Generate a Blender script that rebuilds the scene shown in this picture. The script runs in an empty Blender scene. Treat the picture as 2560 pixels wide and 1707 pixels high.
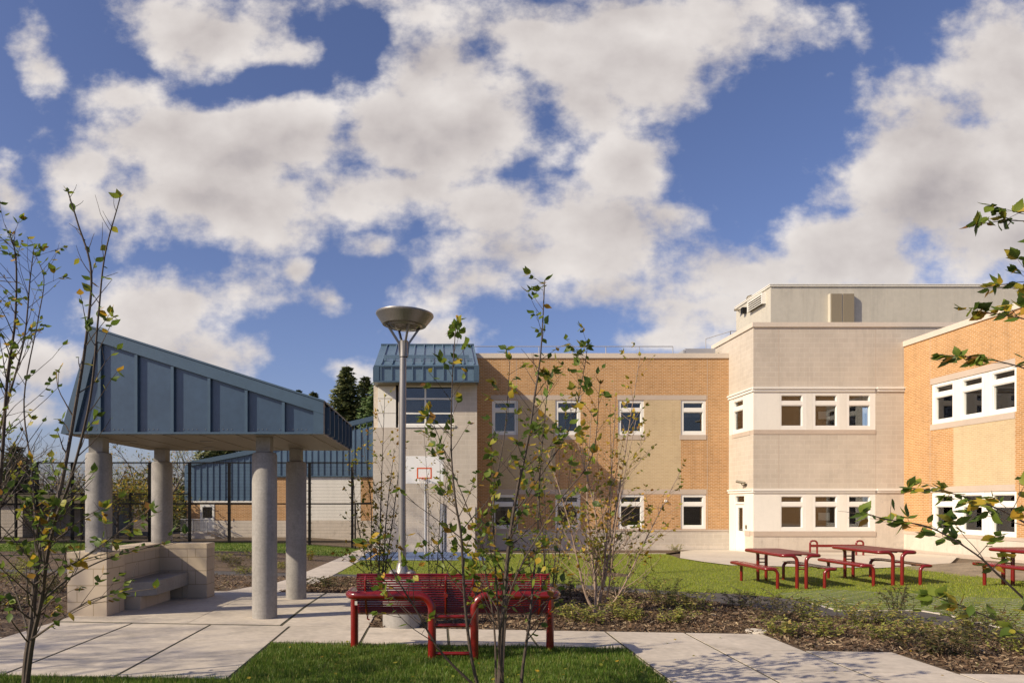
import bpy, bmesh, math, random
import numpy as np
from mathutils import Vector, Matrix
R = math.radians
random.seed(7); rng = np.random.default_rng(7)
sc = bpy.context.scene
C = sc.collection

# ------------------------------------------------------------------ camera, light, sky
EYE = 1.42; F = 1770.0; CX = 1092.0; CY = 1256.0
cam_d = bpy.data.cameras.new('camera'); cam = bpy.data.objects.new('camera', cam_d); C.objects.link(cam)
cam.location = (0, 0, EYE); cam.rotation_euler = (R(90), 0, 0)
cam_d.sensor_width = 36; cam_d.sensor_fit = 'HORIZONTAL'; cam_d.lens = F/2560*36
cam_d.shift_x = (1280-CX)/2560; cam_d.shift_y = (CY-853.5)/2560
cam_d.clip_start = 0.1; cam_d.clip_end = 3000
sc.camera = cam

SUN_EL = 33.0; SUN_AZ = 24.5            # light travels to +X and, by SUN_AZ, to +Y
ldir = Vector((math.cos(R(SUN_EL))*math.cos(R(SUN_AZ)), math.cos(R(SUN_EL))*math.sin(R(SUN_AZ)), -math.sin(R(SUN_EL))))
sun_d = bpy.data.lights.new('sun', 'SUN'); sun = bpy.data.objects.new('sun', sun_d); C.objects.link(sun)
sun.rotation_euler = ldir.to_track_quat('-Z', 'Y').to_euler(); sun.location = (-20, -10, 30)
sun_d.energy = 5.0; sun_d.angle = R(0.55); sun_d.color = (1.0, 0.87, 0.67)

world = bpy.data.worlds.new('World'); sc.world = world; world.use_nodes = True
SKYK = 0.08
def build_world():
    nt = world.node_tree; nt.nodes.clear()
    N = lambda t, **k: _n(nt, t, **k)
    L = nt.links.new
    # density group
    g = bpy.data.node_groups.new('cloud_density', 'ShaderNodeTree')
    g.interface.new_socket('Vector', in_out='INPUT', socket_type='NodeSocketVector')
    g.interface.new_socket('Value', in_out='OUTPUT', socket_type='NodeSocketFloat')
    gi = g.nodes.new('NodeGroupInput'); go = g.nodes.new('NodeGroupOutput')
    wn = _n(g, 'ShaderNodeTexNoise'); wn.inputs['Scale'].default_value = 3.2; wn.inputs['Detail'].default_value = 6
    g.links.new(gi.outputs[0], wn.inputs['Vector'])
    ws = _n(g, 'ShaderNodeVectorMath', operation='SUBTRACT'); g.links.new(wn.outputs['Color'], ws.inputs[0]); ws.inputs[1].default_value = (.5, .5, .5)
    wm = _n(g, 'ShaderNodeVectorMath', operation='SCALE'); g.links.new(ws.outputs[0], wm.inputs[0]); wm.inputs['Scale'].default_value = .11
    wa = _n(g, 'ShaderNodeVectorMath', operation='ADD'); g.links.new(gi.outputs[0], wa.inputs[0]); g.links.new(wm.outputs[0], wa.inputs[1])
    wf = _n(g, 'ShaderNodeVectorMath', operation='MULTIPLY'); g.links.new(wa.outputs[0], wf.inputs[0]); wf.inputs[1].default_value = (1, 1, 0)
    ell = [(75,140,95,62,-40),(500,62,235,105,-12),(655,130,130,66,-10),(280,225,115,62,-15),(420,340,265,125,-6),(440,475,325,100,0),(670,300,165,105,0),(190,390,95,80,0),
           (960,300,260,140,0),(1000,165,150,100,0),(1090,270,210,150,0),(900,435,240,95,0),(1380,110,325,140,-6),(1500,35,280,90,0),(1230,60,200,80,0),(900,25,110,60,0),(1330,235,140,70,0),
           (1160,470,210,80,0),(1320,525,245,95,-5),(1240,590,300,75,0),(1080,660,180,60,0),(850,590,45,30,0),(1420,368,92,72,0),(1390,685,120,48,0),
           (2200,420,340,220,32),(2330,150,160,200,0),(2300,570,330,130,0),(1960,560,250,105,12),(1720,640,240,90,0),(1620,715,170,48,0),
           (455,695,185,74,0),(560,820,195,52,-6),(800,850,85,28,0),(22,460,60,72,0),(755,710,42,25,0),(690,640,26,20,0),(1000,765,120,34,0),(90,845,140,42,0),(1450,780,140,22,0),(60,950,220,42,0)]
    holes = [(835,120,48,105,22),(560,205,110,26,-10)]
    prev = None
    for (cx, cy, rx, ry, rot) in ell:
        k = 1.0884
        u = (cx*k-CX)/F; v = (CY-cy*k)/F
        mp = _n(g, 'ShaderNodeMapping'); mp.vector_type = 'TEXTURE'
        mp.inputs['Location'].default_value = (u, v, 0); mp.inputs['Rotation'].default_value = (0, 0, R(rot))
        mp.inputs['Scale'].default_value = (rx*k/F*1.08, ry*k/F*1.08, 1)
        g.links.new(wf.outputs[0], mp.inputs['Vector'])
        ln = _n(g, 'ShaderNodeVectorMath', operation='LENGTH'); g.links.new(mp.outputs[0], ln.inputs[0])
        sc1 = max(.38, min(1.15, min(rx, ry)/95))
        sb = _n(g, 'ShaderNodeMath', operation='MULTIPLY_ADD'); g.links.new(ln.outputs['Value'], sb.inputs[0]); sb.inputs[1].default_value = -sc1; sb.inputs[2].default_value = sc1
        if prev is None: prev = sb
        else:
            mx = _n(g, 'ShaderNodeMath', operation='SMOOTH_MAX'); mx.inputs[2].default_value = .15
            g.links.new(prev.outputs[0], mx.inputs[0]); g.links.new(sb.outputs[0], mx.inputs[1]); prev = mx
    for (cx, cy, rx, ry, rot) in holes:
        k = 1.0884; mp = _n(g, 'ShaderNodeMapping'); mp.vector_type = 'TEXTURE'
        mp.inputs['Location'].default_value = ((cx*k-CX)/F, (CY-cy*k)/F, 0); mp.inputs['Rotation'].default_value = (0, 0, R(-rot)); mp.inputs['Scale'].default_value = (rx*k/F, ry*k/F, 1)
        g.links.new(wf.outputs[0], mp.inputs['Vector'])
        ln = _n(g, 'ShaderNodeVectorMath', operation='LENGTH'); g.links.new(mp.outputs[0], ln.inputs[0])
        sb = _n(g, 'ShaderNodeMapRange'); g.links.new(ln.outputs['Value'], sb.inputs['Value']); sb.inputs['From Min'].default_value = 2.2; sb.inputs['From Max'].default_value = .0; sb.inputs['To Max'].default_value = .62
        mx = _n(g, 'ShaderNodeMath', operation='SUBTRACT'); g.links.new(prev.outputs[0], mx.inputs[0]); g.links.new(sb.outputs[0], mx.inputs[1]); prev = mx
    wm2 = _n(g, 'ShaderNodeVectorMath', operation='MULTIPLY'); g.links.new(gi.outputs[0], wm2.inputs[0]); wm2.inputs[1].default_value = (1, 1.25, 1)
    n1 = _n(g, 'ShaderNodeTexNoise'); n1.inputs['Scale'].default_value = 5.5; n1.inputs['Detail'].default_value = 10; n1.inputs['Roughness'].default_value = .575
    g.links.new(wm2.outputs[0], n1.inputs['Vector'])
    m1 = _n(g, 'ShaderNodeMath', operation='MULTIPLY_ADD'); g.links.new(n1.outputs[0], m1.inputs[0]); m1.inputs[1].default_value = 4.0; m1.inputs[2].default_value = -1.95
    cl = _n(g, 'ShaderNodeMath', operation='MAXIMUM'); g.links.new(prev.outputs[0], cl.inputs[0]); cl.inputs[1].default_value = -1.2
    ad = _n(g, 'ShaderNodeMath', operation='ADD'); g.links.new(cl.outputs[0], ad.inputs[0]); g.links.new(m1.outputs[0], ad.inputs[1])
    g.links.new(ad.outputs[0], go.inputs[0])
    g.interface.new_socket('Noise', in_out='OUTPUT', socket_type='NodeSocketFloat'); g.links.new(n1.outputs[0], go.inputs[1])

    tc = N('ShaderNodeTexCoord'); sp = N('ShaderNodeSeparateXYZ'); L(tc.outputs['Generated'], sp.inputs[0])
    ym = N('ShaderNodeMath', operation='MAXIMUM'); L(sp.outputs['Y'], ym.inputs[0]); ym.inputs[1].default_value = .12
    du = N('ShaderNodeMath', operation='DIVIDE'); L(sp.outputs['X'], du.inputs[0]); L(ym.outputs[0], du.inputs[1])
    dv = N('ShaderNodeMath', operation='DIVIDE'); L(sp.outputs['Z'], dv.inputs[0]); L(ym.outputs[0], dv.inputs[1])
    cb = N('ShaderNodeCombineXYZ'); L(du.outputs[0], cb.inputs[0]); L(dv.outputs[0], cb.inputs[1])
    g1 = N('ShaderNodeGroup'); g1.node_tree = g; L(cb.outputs[0], g1.inputs[0])
    off = N('ShaderNodeVectorMath', operation='ADD'); L(cb.outputs[0], off.inputs[0]); off.inputs[1].default_value = (-.030, .045, 0)
    of2 = N('ShaderNodeVectorMath', operation='MULTIPLY'); L(off.outputs[0], of2.inputs[0]); of2.inputs[1].default_value = (1, 1.25, 1)
    g2 = N('ShaderNodeTexNoise'); g2.inputs['Scale'].default_value = 5.5; g2.inputs['Detail'].default_value = 6; g2.inputs['Roughness'].default_value = .50; L(of2.outputs[0], g2.inputs['Vector'])
    # back hemisphere: unseen cloud cover, thinned to cut fill light on the facades
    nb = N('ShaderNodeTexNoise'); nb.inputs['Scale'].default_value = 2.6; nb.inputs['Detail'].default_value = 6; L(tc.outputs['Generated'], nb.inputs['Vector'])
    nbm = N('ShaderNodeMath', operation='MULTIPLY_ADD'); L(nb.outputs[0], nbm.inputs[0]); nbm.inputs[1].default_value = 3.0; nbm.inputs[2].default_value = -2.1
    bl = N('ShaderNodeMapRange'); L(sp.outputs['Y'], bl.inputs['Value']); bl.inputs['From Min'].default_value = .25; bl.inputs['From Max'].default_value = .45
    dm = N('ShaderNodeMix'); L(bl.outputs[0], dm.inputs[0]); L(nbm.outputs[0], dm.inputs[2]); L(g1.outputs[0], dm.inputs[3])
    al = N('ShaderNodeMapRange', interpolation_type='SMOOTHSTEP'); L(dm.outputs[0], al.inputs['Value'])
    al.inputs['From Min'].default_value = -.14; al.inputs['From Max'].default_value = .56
    sh = N('ShaderNodeMath', operation='SUBTRACT'); L(g1.outputs[1], sh.inputs[0]); L(g2.outputs[0], sh.inputs[1])
    # thick middles are greyer
    th = N('ShaderNodeMapRange'); L(g1.outputs[0], th.inputs['Value']); th.inputs['From Min'].default_value = .1; th.inputs['From Max'].default_value = 1.5
    th.inputs['To Min'].default_value = .80; th.inputs['To Max'].default_value = .40
    s2 = N('ShaderNodeMath', operation='MULTIPLY_ADD'); L(sh.outputs[0], s2.inputs[0]); s2.inputs[1].default_value = 1.6; L(th.outputs[0], s2.inputs[2])
    rp = N('ShaderNodeValToRGB'); L(s2.outputs[0], rp.inputs[0])
    e = rp.color_ramp.elements; e[0].position = .1; e[0].color = (.335, .305, .335, 1); e[1].position = 1.0; e[1].color = (1.0, .94, .90, 1)
    m = e.new(.5); m.color = (.67, .615, .60, 1)
    sk = N('ShaderNodeTexSky'); sk.sky_type = 'NISHITA'; sk.sun_disc = False; sk.sun_elevation = R(SUN_EL)
    # sun stands at (-cos az, -sin az): rotation is clockwise from +Y
    sk.sun_rotation = math.atan2(-ldir.x, -ldir.y)
    sk.altitude = 200; sk.air_density = 1.0; sk.dust_density = 1.5; sk.ozone_density = 2.5
    tint = N('ShaderNodeMix', data_type='RGBA', blend_type='MULTIPLY'); tint.inputs[0].default_value = 1
    L(sk.outputs[0], tint.inputs[6]); tint.inputs[7].default_value = (1.10, 1.02, 1.26, 1)
    sc_ = N('ShaderNodeVectorMath', operation='SCALE'); L(rp.outputs[0], sc_.inputs[0]); sc_.inputs['Scale'].default_value = 1/SKYK*.74
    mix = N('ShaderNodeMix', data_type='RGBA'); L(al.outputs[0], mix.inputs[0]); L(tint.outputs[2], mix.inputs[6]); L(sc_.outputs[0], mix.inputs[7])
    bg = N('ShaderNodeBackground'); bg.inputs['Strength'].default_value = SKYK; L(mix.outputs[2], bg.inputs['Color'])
    out = N('ShaderNodeOutputWorld'); L(bg.outputs[0], out.inputs['Surface'])
def _n(nt, t, **k):
    n = nt.nodes.new(t)
    for a, b in k.items(): setattr(n, a, b)
    return n
build_world()
sc.view_settings.view_transform = 'Standard'; sc.view_settings.look = 'None'
sc.view_settings.gamma = 1.0; sc.view_settings.exposure = 0.26
sc.cycles.max_bounces = 6; sc.cycles.transparent_max_bounces = 12

# ------------------------------------------------------------------ helpers
def at(px, py, d):
    """world point seen at photo pixel (px,py) when it stands d metres in front of the camera"""
    return Vector(((px-CX)*d/F, d, EYE+(CY-py)*d/F))
def X(px, d): return (px-CX)*d/F
def Z(py, d): return EYE+(CY-py)*d/F

def smooth(a, b, t):
    t = np.clip((t-a)/(b-a), 0, 1); return t*t*(3-2*t)
_by = [0, 10, 12, 15, 17, 22, 30, 33, 60, 400]; _bz = [0, 0, -.06, -.32, -.38, -.50, -.66, -.76, -.9, -3.0]
def g(x, y):
    x = np.asarray(x, float); y = np.asarray(y, float)
    b = np.interp(y, _by, _bz)
    b = (np.interp(y-.6, _by, _bz)+b+np.interp(y+.6, _by, _bz))/3
    n = -.017*(np.clip(x, -8, 6)+2.1)*(1-smooth(12, 20, y))
    left = 1-.42*smooth(2.0, 8.0, -x)*smooth(13, 22, y)
    tilt = .03*np.clip(x-7.7, 0, 4)*smooth(12, 14, y)*(1-smooth(18, 24, y))
    return b*left+n+tilt
def gz(x, y): return float(g(x, y))
def gp(px, py):
    """ground point under a photo pixel"""
    d = 3.0
    for i in range(4000):
        p = at(px, py, d)
        if p.z <= gz(p.x, p.y): break
        d += .02
    return (p.x, p.y)

class MB:
    def __init__(s): s.v = []; s.f = []; s.m = []; s.mi = 0; s.ch = []
    def add(s, vs, fs):
        o = len(s.v); s.ch.append((o, len(s.f))); s.v += [tuple(p) for p in vs]
        for f in fs: s.f.append(tuple(o+i for i in f)); s.m.append(s.mi)
    def box(s, x0, x1, y0, y1, z0, z1):
        if x1 < x0: x0, x1 = x1, x0
        if y1 < y0: y0, y1 = y1, y0
        if z1 < z0: z0, z1 = z1, z0
        s.add([(x0,y0,z0),(x1,y0,z0),(x1,y1,z0),(x0,y1,z0),(x0,y0,z1),(x1,y0,z1),(x1,y1,z1),(x0,y1,z1)],
              [(0,3,2,1),(4,5,6,7),(0,1,5,4),(1,2,6,5),(2,3,7,6),(3,0,4,7)])
    def prism(s, poly, y0, y1):
        """polygon in XZ extruded along Y (poly counter-clockwise seen from -Y)"""
        n = len(poly)
        s.add([(x,y0,z) for x,z in poly]+[(x,y1,z) for x,z in poly],
              [tuple(range(n)), tuple(range(2*n-1, n-1, -1))]+[(i, n+i, n+(i+1)%n, (i+1)%n) for i in range(n)])
    def slab(s, poly, z0, z1):
        n = len(poly)
        s.add([(x,y,z0) for x,y in poly]+[(x,y,z1) for x,y in poly],
              [tuple(range(n-1,-1,-1)), tuple(range(n, 2*n))]+[(i, (i+1)%n, n+(i+1)%n, n+i) for i in range(n)])
    def tube(s, pts, r, n=8, cap=True):
        pts = [Vector(p) for p in pts]
        rs = r if isinstance(r, (list, tuple)) else [r]*len(pts)
        rings = []; up = None
        for i, p in enumerate(pts):
            a = pts[max(i-1, 0)]; b = pts[min(i+1, len(pts)-1)]
            t = (b-a)
            if t.length < 1e-9: t = Vector((0,0,1))
            t.normalize()
            if up is None:
                up = Vector((0,0,1)) if abs(t.z) < .9 else Vector((1,0,0))
            e1 = up - t*up.dot(t)
            if e1.length < 1e-5: e1 = t.orthogonal()
            e1.normalize(); e2 = t.cross(e1); up = e1
            rings.append([p+(e1*math.cos(2*math.pi*k/n)+e2*math.sin(2*math.pi*k/n))*rs[i] for k in range(n)])
        vs = [q for rg in rings for q in rg]; fs = []
        for i in range(len(pts)-1):
            for k in range(n):
                fs.append((i*n+k, i*n+(k+1)%n, (i+1)*n+(k+1)%n, (i+1)*n+k))
        if cap:
            fs.append(tuple(range(n-1,-1,-1))); b = (len(pts)-1)*n; fs.append(tuple(b+k for k in range(n)))
        s.add(vs, fs)
    def lathe(s, prof, c, n=24):
        vs = []; fs = []
        for (r, z) in prof:
            for k in range(n):
                a = 2*math.pi*k/n; vs.append((c[0]+r*math.cos(a), c[1]+r*math.sin(a), c[2]+z))
        for i in range(len(prof)-1):
            for k in range(n):
                fs.append((i*n+k, i*n+(k+1)%n, (i+1)*n+(k+1)%n, (i+1)*n+k))
        s.add(vs, fs)
    def fbox(s, Fm, s0, s1, z0, z1, d0, d1):
        """box in a facade frame: s along the wall, z up, d outward"""
        O, u, n = Fm
        if s1 < s0: s0, s1 = s1, s0
        if d1 < d0: d0, d1 = d1, d0
        P = lambda a, z, d: (O[0]+u[0]*a+n[0]*d, O[1]+u[1]*a+n[1]*d, z)
        s.add([P(s0,z0,d1),P(s1,z0,d1),P(s1,z0,d0),P(s0,z0,d0),P(s0,z1,d1),P(s1,z1,d1),P(s1,z1,d0),P(s0,z1,d0)],
              [(0,3,2,1),(4,5,6,7),(0,1,5,4),(1,2,6,5),(2,3,7,6),(3,0,4,7)])
    def each(s, name, mat, parent=None, **k):
        '''every added shape a mesh of its own'''
        out = []
        for i, (o, f0) in enumerate(s.ch):
            o1, f1 = s.ch[i+1] if i+1 < len(s.ch) else (len(s.v), len(s.f))
            b = MB(); b.v = s.v[o:o1]; b.f = [tuple(a-o for a in f) for f in s.f[f0:f1]]; b.m = [0]*len(b.f); out.append(b.build(name, mat, parent, **k))
        return out
    def build(s, name, mat, parent=None, smooth_=False, bevel=0, uv=True):
        if not s.v: return None
        me = bpy.data.meshes.new(name)
        me.from_pydata(s.v, [], s.f)
        mats = mat if isinstance(mat, (list, tuple)) else [mat]
        for m in mats: me.materials.append(m)
        if len(mats) > 1: me.polygons.foreach_set('material_index', s.m)
        if smooth_: me.polygons.foreach_set('use_smooth', [True]*len(s.f))
        if uv: box_uv(me)
        me.update()
        o = bpy.data.objects.new(name, me); C.objects.link(o)
        if parent is not None: adopt(o, parent)
        if bevel:
            b = o.modifiers.new('bevel', 'BEVEL'); b.width = bevel; b.segments = 2; b.limit_method = 'ANGLE'
        if smooth_:
            try: me.set_sharp_from_angle(angle=R(40))
            except Exception: pass
        return o
def adopt(o, parent):
    """mesh written in world coordinates: keep it where it is"""
    o.parent = parent
    w = _w(parent)
    o.matrix_parent_inverse = w.inverted()
def _w(p):
    if p.parent is None: return p.matrix_basis.copy()
    return _w(p.parent) @ p.matrix_parent_inverse @ p.matrix_basis
def box_uv(me):
    n = len(me.loops)
    if n == 0: return
    co = np.empty(len(me.vertices)*3); me.vertices.foreach_get('co', co); co = co.reshape(-1, 3)
    li = np.empty(n, int); me.loops.foreach_get('vertex_index', li)
    nf = len(me.polygons); nor = np.empty(nf*3); me.polygons.foreach_get('normal', nor); nor = nor.reshape(-1, 3)
    lt = np.empty(nf, int); me.polygons.foreach_get('loop_total', lt)
    fn = np.repeat(nor, lt, axis=0); p = co[li]; a = np.abs(fn)
    uv = np.empty((n, 2))
    zx = (a[:,2] >= a[:,0]) & (a[:,2] >= a[:,1]); xx = (~zx) & (a[:,0] > a[:,1]); yy = ~(zx | xx)
    uv[zx] = p[zx][:, :2]; uv[xx] = p[xx][:, 1:]; uv[yy] = p[yy][:, [0, 2]]
    l = me.uv_layers.new(name='uv'); l.data.foreach_set('uv', uv.ravel())

def np_mesh(name, verts, faces_flat, sizes, mat, parent=None, smooth_=False):
    """fast mesh from numpy arrays; faces all given as flat indices with sizes"""
    me = bpy.data.meshes.new(name)
    me.vertices.add(len(verts)); me.vertices.foreach_set('co', np.asarray(verts, dtype=np.float32).ravel())
    me.loops.add(len(faces_flat)); me.loops.foreach_set('vertex_index', np.asarray(faces_flat, dtype=np.int32))
    sizes = np.asarray(sizes, dtype=np.int32); st = np.concatenate([[0], np.cumsum(sizes)[:-1]]).astype(np.int32)
    me.polygons.add(len(sizes)); me.polygons.foreach_set('loop_start', st); me.polygons.foreach_set('loop_total', sizes)
    me.materials.append(mat)
    if smooth_: me.polygons.foreach_set('use_smooth', [True]*len(sizes))
    me.update(calc_edges=True); me.validate()
    o = bpy.data.objects.new(name, me); C.objects.link(o)
    if parent is not None: adopt(o, parent)
    return o

def tag(o, label=None, cat=None, group=None, kind=None):
    if label: o['label'] = label
    if cat: o['category'] = cat
    if group: o['group'] = group
    if kind: o['kind'] = kind
    return o
def thing(name, loc, label, cat, group=None, rz=0):
    o = bpy.data.objects.new(name, None); C.objects.link(o); o.location = loc; o.rotation_euler = (0, 0, rz)
    o.empty_display_size = .2
    return tag(o, label, cat, group)

# ------------------------------------------------------------------ materials
ALB = .86
def al_(c): return tuple(v*ALB for v in c)
def mat(name, col, rough=.6, metal=0, spec=.5, noise=None, bump=None, coat=0, trans=None):
    col = al_(col); noise = noise if not noise or len(noise) < 3 else (noise[0], noise[1], al_(noise[2]))
    m = bpy.data.materials.new(name); m.use_nodes = True; nt = m.node_tree; b = nt.nodes['Principled BSDF']
    b.inputs['Base Color'].default_value = (*col, 1); b.inputs['Roughness'].default_value = rough
    b.inputs['Metallic'].default_value = metal; b.inputs['Specular IOR Level'].default_value = spec
    if coat: b.inputs['Coat Weight'].default_value = coat; b.inputs['Coat Roughness'].default_value = .08
    tc = _n(nt, 'ShaderNodeTexCoord')
    if noise:      # (scale, amount, [second colour])
        last = None
        s, a = noise[0], noise[1]
        n1 = _n(nt, 'ShaderNodeTexNoise'); n1.inputs['Scale'].default_value = s; n1.inputs['Detail'].default_value = 6; n1.inputs['Roughness'].default_value = .65
        nt.links.new(tc.outputs['Object'], n1.inputs['Vector'])
        mr = _n(nt, 'ShaderNodeMapRange'); mr.inputs['From Min'].default_value = .3; mr.inputs['From Max'].default_value = .7
        nt.links.new(n1.outputs[0], mr.inputs['Value'])
        mx = _n(nt, 'ShaderNodeMix', data_type='RGBA'); nt.links.new(mr.outputs[0], mx.inputs[0])
        c2 = noise[2] if len(noise) > 2 else tuple(c*(1+a) for c in col); c1 = col if len(noise) > 2 else tuple(c*(1-a) for c in col)
        mx.inputs[6].default_value = (*c1, 1); mx.inputs[7].default_value = (*c2, 1)
        n2 = _n(nt, 'ShaderNodeTexNoise'); n2.inputs['Scale'].default_value = s*14; n2.inputs['Detail'].default_value = 3
        nt.links.new(tc.outputs['Object'], n2.inputs['Vector'])
        m2 = _n(nt, 'ShaderNodeMix', data_type='RGBA', blend_type='MULTIPLY'); m2.inputs[0].default_value = 1
        mr2 = _n(nt, 'ShaderNodeMapRange'); mr2.inputs['From Min'].default_value = .3; mr2.inputs['From Max'].default_value = .7
        mr2.inputs['To Min'].default_value = 1-a*.8; mr2.inputs['To Max'].default_value = 1+a*.4
        nt.links.new(n2.outputs[0], mr2.inputs['Value'])
        nt.links.new(mx.outputs[2], m2.inputs[6]); nt.links.new(mr2.outputs[0], m2.inputs[7]); nt.links.new(m2.outputs[2], b.inputs['Base Color'])
    if bump:       # (scale, strength, distance)
        n3 = _n(nt, 'ShaderNodeTexNoise'); n3.inputs['Scale'].default_value = bump[0]; n3.inputs['Detail'].default_value = 5
        nt.links.new(tc.outputs['Object'], n3.inputs['Vector'])
        bp = _n(nt, 'ShaderNodeBump'); bp.inputs['Strength'].default_value = bump[1]; bp.inputs['Distance'].default_value = bump[2]
        nt.links.new(n3.outputs[0], bp.inputs['Height']); nt.links.new(bp.outputs[0], b.inputs['Normal'])
    return m

def stain(m, scale=1.7, lo=.55, amount=.28, stretch=None):
    '''darker blotches and specks over a plain material'''
    nt = m.node_tree; b = nt.nodes['Principled BSDF']; src = b.inputs['Base Color'].links[0].from_socket
    tc = _n(nt, 'ShaderNodeTexCoord'); n = _n(nt, 'ShaderNodeTexNoise'); n.inputs['Scale'].default_value = scale; n.inputs['Detail'].default_value = 10; n.inputs['Roughness'].default_value = .72
    if stretch:
        mp = _n(nt, 'ShaderNodeMapping'); mp.inputs['Scale'].default_value = stretch; nt.links.new(tc.outputs['Object'], mp.inputs[0]); nt.links.new(mp.outputs[0], n.inputs['Vector'])
    else: nt.links.new(tc.outputs['Object'], n.inputs['Vector'])
    r = _n(nt, 'ShaderNodeMapRange'); r.inputs['From Min'].default_value = lo; r.inputs['From Max'].default_value = lo+.16; r.inputs['To Min'].default_value = 1; r.inputs['To Max'].default_value = 1-amount
    nt.links.new(n.outputs[0], r.inputs['Value'])
    x = _n(nt, 'ShaderNodeMix', data_type='RGBA', blend_type='MULTIPLY'); x.inputs[0].default_value = 1; nt.links.new(src, x.inputs[6]); nt.links.new(r.outputs[0], x.inputs[7]); nt.links.new(x.outputs[2], b.inputs['Base Color'])
def brick_mat(name, c1, c2, mortar, w=.2032, h=.0678, ms=.010, rough=.8, off=.5, var=.12, speck=None):
    c1, c2, mortar = al_(c1), al_(c2), al_(mortar)
    m = bpy.data.materials.new(name); m.use_nodes = True; nt = m.node_tree; b = nt.nodes['Principled BSDF']; b.inputs['Roughness'].default_value = rough
    b.inputs['Specular IOR Level'].default_value = .25
    uv = _n(nt, 'ShaderNodeUVMap'); uv.uv_map = 'uv'
    br = _n(nt, 'ShaderNodeTexBrick'); br.offset = off; br.inputs['Scale'].default_value = 1; br.inputs['Brick Width'].default_value = w; br.inputs['Row Height'].default_value = h
    br.inputs['Mortar Size'].default_value = ms; br.inputs['Mortar Smooth'].default_value = .1; br.inputs['Bias'].default_value = 0
    br.inputs['Color1'].default_value = (*c1, 1); br.inputs['Color2'].default_value = (*c2, 1); br.inputs['Mortar'].default_value = (*mortar, 1)
    nt.links.new(uv.outputs[0], br.inputs['Vector'])
    n = _n(nt, 'ShaderNodeTexNoise'); n.inputs['Scale'].default_value = .55; n.inputs['Detail'].default_value = 8; n.inputs['Roughness'].default_value = .7
    nt.links.new(uv.outputs[0], n.inputs['Vector'])
    mr = _n(nt, 'ShaderNodeMapRange'); mr.inputs['From Min'].default_value = .3; mr.inputs['From Max'].default_value = .7
    mr.inputs['To Min'].default_value = 1-var; mr.inputs['To Max'].default_value = 1+var*.6; nt.links.new(n.outputs[0], mr.inputs['Value'])
    mx = _n(nt, 'ShaderNodeMix', data_type='RGBA', blend_type='MULTIPLY'); mx.inputs[0].default_value = 1
    nt.links.new(br.outputs['Color'], mx.inputs[6]); nt.links.new(mr.outputs[0], mx.inputs[7])
    nt.links.new(mx.outputs[2], b.inputs['Base Color'])
    bp = _n(nt, 'ShaderNodeBump'); bp.invert = True; bp.inputs['Strength'].default_value = .5; bp.inputs['Distance'].default_value = .006
    nt.links.new(br.outputs['Fac'], bp.inputs['Height']); nt.links.new(bp.outputs[0], b.inputs['Normal'])
    return m

def leafy_mat(name, stops, rough=.5, transl=.45):
    """colour by leaf (random per island), with light passing through"""
    m = bpy.data.materials.new(name); m.use_nodes = True; nt = m.node_tree; b = nt.nodes['Principled BSDF']; b.inputs['Roughness'].default_value = rough
    b.inputs['Specular IOR Level'].default_value = .35
    ge = _n(nt, 'ShaderNodeNewGeometry'); rp = _n(nt, 'ShaderNodeValToRGB'); nt.links.new(ge.outputs['Random Per Island'], rp.inputs[0])
    e = rp.color_ramp.elements
    e[0].position = stops[0][0]; e[0].color = (*stops[0][1], 1); e[1].position = stops[-1][0]; e[1].color = (*stops[-1][1], 1)
    for p, c in stops[1:-1]: q = e.new(p); q.color = (*c, 1)
    nt.links.new(rp.outputs[0], b.inputs['Base Color'])
    if transl:
        tr = _n(nt, 'ShaderNodeBsdfTranslucent'); mx = _n(nt, 'ShaderNodeMixShader'); mx.inputs[0].default_value = transl
        nt.links.new(rp.outputs[0], tr.inputs['Color'])
        out = nt.nodes['Material Output']
        nt.links.new(b.outputs[0], mx.inputs[1]); nt.links.new(tr.outputs[0], mx.inputs[2]); nt.links.new(mx.outputs[0], out.inputs['Surface'])
    return m

M = {}
M['brick'] = brick_mat('orange_brick', (.58,.305,.115), (.46,.235,.08), (.70,.52,.34), ms=.0085)
M['buff'] = brick_mat('buff_brick', (.60,.46,.27), (.55,.41,.24), (.66,.54,.36), ms=.008, var=.08)
M['cmu'] = brick_mat('split_block', (.61,.54,.45), (.575,.505,.42), (.65,.585,.495), w=.406, h=.203, ms=.012, var=.10)
M['precast'] = mat('precast_stone', (.65,.575,.48), .8, noise=(2.0, .07), bump=(30, .2, .004))
M['band'] = mat('pink_cast_stone', (.54,.445,.36), .8, noise=(1.5, .06))
M['coping'] = mat('coping_stone', (.68,.59,.49), .8, noise=(.8, .06))
M['white'] = mat('white_paint', (.88,.86,.80), .45, noise=(.7, .03))
M['white2'] = mat('white_panel', (.86,.83,.75), .5, noise=(.5, .03))
M['pent'] = mat('grey_metal_panel', (.56,.52,.43), .5, noise=(.35, .05))
M['louvre'] = mat('brown_louvre', (.17,.14,.09), .5)
M['louvre2'] = mat('bronze_slat', (.30,.25,.17), .45)
M['dark'] = mat('dark_room', (.012,.012,.014), .9)
M['blind'] = brick_mat('wood_blind', (.22,.15,.09), (.20,.135,.08), (.04,.028,.018), w=3.0, h=.05, ms=.007, var=.1)
M['curtain'] = mat('grey_curtain', (.10,.09,.09), .9, noise=(2.5, .4))
M['blue'] = mat('blue_metal', (.050,.088,.138), .30, metal=.0, spec=.8, noise=(1.2, .12))
M['bluetrim'] = mat('blue_trim', (.068,.115,.165), .36, spec=.6, noise=(.9, .08))
M['soffit'] = mat('soffit_metal', (.24,.205,.155), .5, noise=(1.2, .06))
M['conc'] = mat('column_concrete', (.33,.31,.285), .75, noise=(2.6, .16), bump=(22, .25, .004))
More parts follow.
